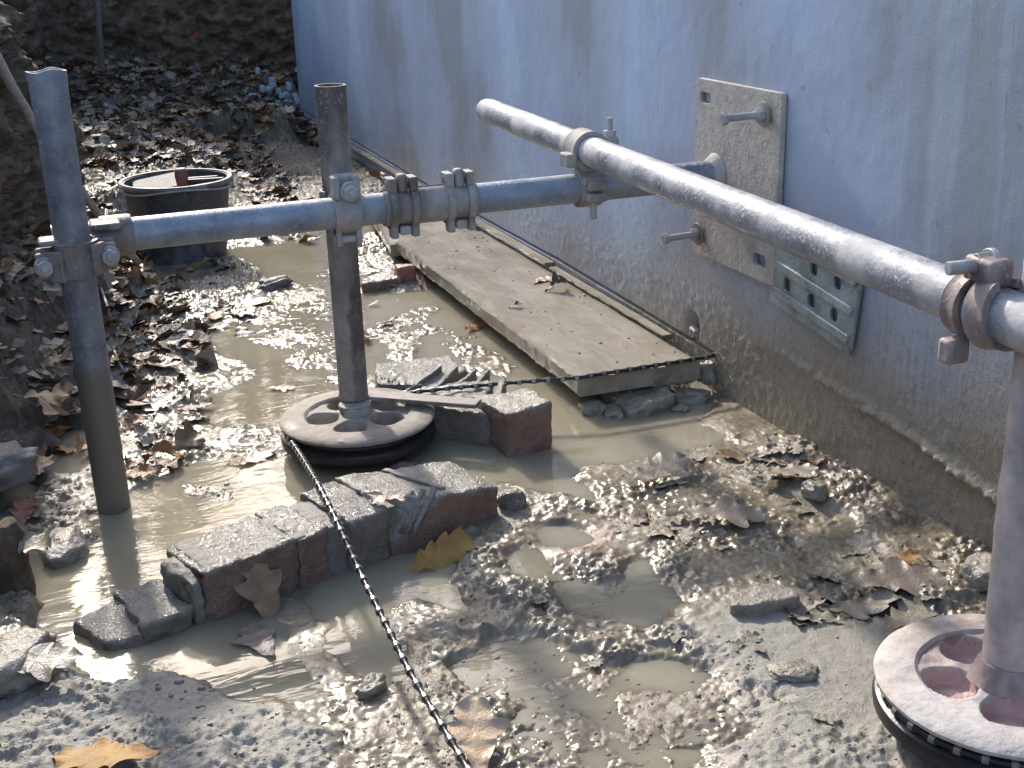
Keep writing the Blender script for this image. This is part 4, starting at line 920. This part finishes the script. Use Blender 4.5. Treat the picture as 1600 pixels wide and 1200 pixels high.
NAMED = [  # px, py, z or None, material, variant, size, rotation, tilt, label
    (745, 1145, .022, 'leaf_pink', 0, .105, R_(75), (.15, -.25), 'pinkish tan oak leaf beside the wire at the bottom edge'),
    (165, 1178, .035, 'leaf_gold', 0, .115, R_(150), (.1, .1), 'golden oak leaf on dry mud at the lower left edge'),
    (690, 862, .016, 'leaf_gold', 1, .10, R_(20), (.6, -.1), 'golden brown curled leaf leaning on the right end of the brick row'),
    (412, 925, .026, 'leaf_tan', 0, .095, R_(100), (0, -.95), 'pale tan leaf propped against the front of the brick row'),
    (405, 1000, .003, 'leaf_mud', 0, .085, R_(100), (0, 0), 'muddy submerged leaf in the water in front of the brick row'),
    (603, 775, .088, 'leaf_pink', 2, .06, R_(-50), (0, .1), 'curled pinkish leaf stuck on top of the brick row'),
    (440, 605, .004, 'leaf_pink', 0, .055, R_(-20), (0, 0), 'pale pink leaf floating left of the brown wheel'),
    (400, 712, .006, 'leaf_pink', 1, .075, R_(35), (0, 0), 'wrinkled pinkish leaf in the water left of the wheel rim'),
    (365, 718, .005, 'leaf_orange', 1, .03, R_(0), (0, 0), 'tiny orange leaf scrap floating left of the wheel'),
    (128, 700, .012, 'leaf_orange', 2, .05, R_(60), (.5, 0), 'small orange leaf peeping out left of the left upright'),
    (215, 740, .012, 'leaf_orange', 1, .06, R_(-20), (.2, 0), 'orange leaf lying just right of the left upright foot'),
    (740, 508, .010, 'leaf_gold', 1, .065, R_(40), (.3, 0), 'golden leaf by the shaded edge of the near plank'),
    (868, 450, .068, 'leaf_brown', 3, .055, R_(10), (0, 0), 'crumpled brown leaf lying on the near plank'),
    (848, 436, .066, 'leaf_pink', 0, .07, R_(30), (0, 0), 'pale flat leaf glued to the near plank'),
    (805, 478, .066, 'leaf_brown', 2, .03, R_(0), (0, 0), 'tiny brown leaf curl on the near plank'),
    (592, 275, .070, 'leaf_orange', 2, .075, R_(120), (.4, .2), 'rusty leaf on the far plank behind the couplers'),
    (80, 635, .065, 'leaf_tan', 1, .09, R_(75), (.7, 0), 'tan leaf hanging down the slope left of the left upright'),
    (75, 612, .080, 'leaf_tan', 2, .085, R_(10), (.2, 0), 'long pale leaf edge on the left slope above the tan leaf'),
    (85, 560, .085, 'leaf_pink', 2, .08, R_(-35), (.3, 0), 'brownish leaf lying on the left slope beside the upright'),
    (60, 440, .125, 'leaf_tan', 1, .09, R_(30), (.3, 0), 'tan leaf on the slope under the left clamp'),
    (50, 845, .085, 'leaf_pale', 2, .08, R_(-60), (.4, 0), 'pale pointed leaf on the big clod at the left edge'),
    (55, 1030, .055, 'leaf_pale', 0, .10, R_(-10), (.15, 0), 'pale wet leaf on the flat stone in the lower left corner'),
    (1410, 872, .030, 'leaf_gold', 1, .05, R_(10), (.2, 0), 'golden tip of a leaf buried in grey mud near the right upright'),
    (1130, 800, .024, 'leaf_mud', 0, .12, R_(-20), (.05, .05), 'large flat grey leaf plastered on the mud right of centre'),
    (1030, 730, .030, 'leaf_mud', 1, .11, R_(15), (.25, -.1), 'mud coated leaf draped over a clod beyond the puddle'),
    (1230, 735, .026, 'leaf_mud', 1, .10, R_(0), (-.1, 0), 'shiny grey leaf with orange underside against the foot of the wall'),
    (1400, 905, .026, 'leaf_mud', 0, .13, R_(-15), (.1, 0), 'large grey leaf below the golden leaf tip'),
    (1420, 960, .022, 'leaf_mud', 2, .09, R_(20), (.1, 0), 'curled grey leaf right above the pale wheel'),
    (1350, 940, .020, 'leaf_mud', 3, .09, R_(-10), (0, 0), 'grey crumpled leaf between the flat stone and the pale wheel'),
    (290, 690, .012, 'leaf_brown', 2, .08, R_(50), (.5, .1), 'dark wet leaf standing up on the mud island'),
    (255, 715, .014, 'leaf_orange', 3, .07, R_(10), (.3, .1), 'rust coloured curled leaf on the mud island'),
    (230, 680, .016, 'leaf_pale', 2, .08, R_(80), (.2, .1), 'pale curled leaf at the left end of the mud island'),
    (300, 55, None, 'leaf_orange', 1, .09, R_(-60), (1.2, 0), 'orange leaf caught on the dark earth bank at the back'),
    (380, 470, .014, 'leaf_pale', 1, .13, R_(15), (.1, 0), 'long grey leaf with brown rim at the water edge below the bucket'),
]
for px_, py_, z, mt, var, size, rz, tilt, lab in NAMED:
    if z is None: p = at(px_, py_, y=5.80)
    else:
        p = at(px_, py_, z=z)
    leaf(p, mt, var, size, rz, tilt, lab)
COLW = dict(leaf_tan='tan', leaf_gold='golden', leaf_brown='dark brown', leaf_orange='rusty', leaf_pale='pale grey', leaf_mud='muddy', leaf_pink='pinkish')
def scatter(regions, n, mats, sizes, label, group, zoff=.006, flat=.35):
    got = 0; k = 0
    while got < n and k < n * 30:
        k += 1; (x0, y0, x1, y1) = random.choice(regions); px_, py_ = random.uniform(x0, x1), random.uniform(y0, y1)
        z = .02
        for _ in range(4):
            p = at(px_, py_, z=z); z = gz(p.x, p.y) if p.y < 6.1 else 9
            if z > 2: break
        if z > 2 or p.x > -.02 or p.x < bankx(p.y) + .03 or (p.x > -.30 and 1.86 < p.y < 4.9): continue
        mt = random.choice(mats); var = random.randrange(2 if 'wall' in label and 'mud' in label else 3); sz = random.uniform(*sizes); third = (sizes[1] - sizes[0]) / 3
        size_w = 'small' if sz < sizes[0] + third else ('large' if sz > sizes[1] - third else 'middling')
        lab = f"{size_w} {('flat', 'wavy', 'bent', 'curled')[var]} {COLW[mt]} {label}"
        leaf(Vector((p.x, p.y, z + zoff)), mt, var, sz, random.uniform(0, 6.28), (random.gauss(0, flat), random.gauss(0, flat)), lab, group); got += 1
bg = ['leaf_brown', 'leaf_brown', 'leaf_tan', 'leaf_pale', 'leaf_brown', 'leaf_orange', 'leaf_pale']
scatter([(140, 170, 480, 260), (140, 200, 250, 380), (300, 160, 470, 240)], 130, bg, (.06, .10), 'leaf in the drift below the back bank', 'oak leaves drifted against the back bank')
scatter([(380, 200, 500, 380), (370, 250, 500, 380)], 45, bg, (.05, .08), 'leaf on wet ground between bucket and wall', 'oak leaves between bucket and wall')
scatter([(0, 400, 110, 660), (100, 400, 200, 560)], 26, ['leaf_brown', 'leaf_tan', 'leaf_brown', 'leaf_pale', 'leaf_orange'], (.05, .09), 'leaf on the slope left of the left upright', 'oak leaves on the left slope', .004, .2)
scatter([(160, 400, 380, 540)], 36, ['leaf_mud', 'leaf_brown', 'leaf_mud', 'leaf_brown', 'leaf_orange', 'leaf_mud'], (.05, .085), 'leaf in the litter between bucket and mud island', 'oak leaves below the bucket', .003, .18)
scatter([(190, 580, 310, 740)], 14, ['leaf_orange', 'leaf_mud', 'leaf_brown'], (.04, .07), 'leaf in the wet cluster on the mud island', 'leaves on the mud island', flat=.5)
scatter([(560, 400, 640, 540)], 8, ['leaf_orange', 'leaf_mud', 'leaf_pink'], (.03, .055), 'leaf scrap left of the near plank', 'leaves left of the plank')
scatter([(980, 700, 1300, 900), (1250, 850, 1480, 980), (1150, 690, 1260, 760)], 46, ['leaf_mud'] * 7 + ['leaf_brown'], (.035, .08), 'leaf stuck in the wet mud below the wall', 'mud coated leaves below the wall', .001, .2)
scatter([(1150, 950, 1350, 1180), (700, 900, 1100, 1180)], 8, ['leaf_mud'], (.02, .04), 'leaf fragment half sunk in the foreground mud', 'leaf fragments in the foreground mud', .003, .3)
# deep litter that nobody could count
verts, faces, mi = [], [], []
out = [(-.5, 0), (-.3, .16), (-.18, .09), (0, .26), (.1, .14), (.28, .22), (.5, 0), (.28, -.2), (.1, -.12), (0, -.25), (-.18, -.1), (-.3, -.17)]
cnt = 0
while cnt < 2300:
    if random.random() < .75: x, y = random.uniform(-1.25, .0), 4.3 + 1.7 * random.random() ** .8
    elif random.random() < .5: x, y = random.uniform(-1.25, -.95), random.uniform(2.2, 3.6)
    else: x, y = random.uniform(-1.1, -.82), random.uniform(2.4, 3.1)
    if x > -.30 and y < 4.9: continue
    cnt += 1; s = random.uniform(.04, .08); b0_ = len(verts); e = Matrix.Rotation(random.uniform(0, 6.28), 3, 'Z') @ Matrix.Rotation(random.gauss(0, .4), 3, 'X') @ Matrix.Rotation(random.gauss(0, .3), 3, 'Y'); cu = random.uniform(.2, 1.8)
    verts.append([x, y, 0, *(e @ Vector((0, 0, 0)))])
    for u, v in out: q = e @ Vector((u * s, v * s * 1.4, cu * s * (v * v * 1.5 + u * u * .4))); verts.append([x, y, 0, *q])
    for i in range(12): faces.append((b0_, b0_ + 1 + i, b0_ + 1 + (i + 1) % 12)); mi.append(cnt % 4)
V = np.array(verts); Hh = np.maximum(ground_fields(V[:, 0][None], V[:, 1][None])[0][0], 0) + .004
co = np.stack([V[:, 0] + V[:, 3], V[:, 1] + V[:, 4], Hh + V[:, 5]], -1)
me = bpy.data.meshes.new('leaf_litter'); me.from_pydata(co.tolist(), [], faces)
for nm in ('leaf_brown', 'leaf_mud', 'leaf_tan', 'leaf_pale'): me.materials.append(M[nm])
me.polygons.foreach_set('material_index', mi)
o = bpy.data.objects.new('leaf_litter', me); COL.objects.link(o); tag(o, 'thick drift of small brown fallen leaves covering the trench floor at the back', 'leaves', kind='stuff')

# ---------------------------------------------------------------- sticks, strap, root
def stick(name, pts_, r, mat, label, cat):
    bm = bmesh.new(); P_ = [Vector(p) for p in pts_]; Q = []
    for a, b in zip(P_, P_[1:]):
        for t in np.linspace(0, 1, 8, endpoint=False): Q.append(a.lerp(b, t) + Vector((mnoise.noise(a * 9 + b * t), mnoise.noise(b * 9 + a * t), 0)) * r * .3)
    Q.append(P_[-1]); tube_path(bm, Q, r, 10); return tag(bm_obj(name, bm, mat, None, True, 0, P_[0]), label, cat)
stick('plastic_pipe', [at(-15, 70, y=2.35), at(50, 190, y=2.55), at(135, 310, y=2.8), at(165, 352, y=2.9), at(215, 410, y=3.05)], .009, 'plastic_grey', 'thin grey pipe leaning on the bank behind the left upright', 'pipe')
q = [on(200, 445), on(160, 442), on(157, 455), on(170, 490), on(176, 520), on(180, 560), on(194, 590)]
stick('cord', [v + Vector((0, 0, .014)) for v in q], .0028, 'plastic_grey', 'thin pale cord curling over the leaves right of the left upright', 'cord')
stick('root', [at(150, -20, y=5.6), at(155, 40, y=5.65), at(160, 115, y=5.7)], .012, 'stone', 'dark root hanging down the back bank', 'root')
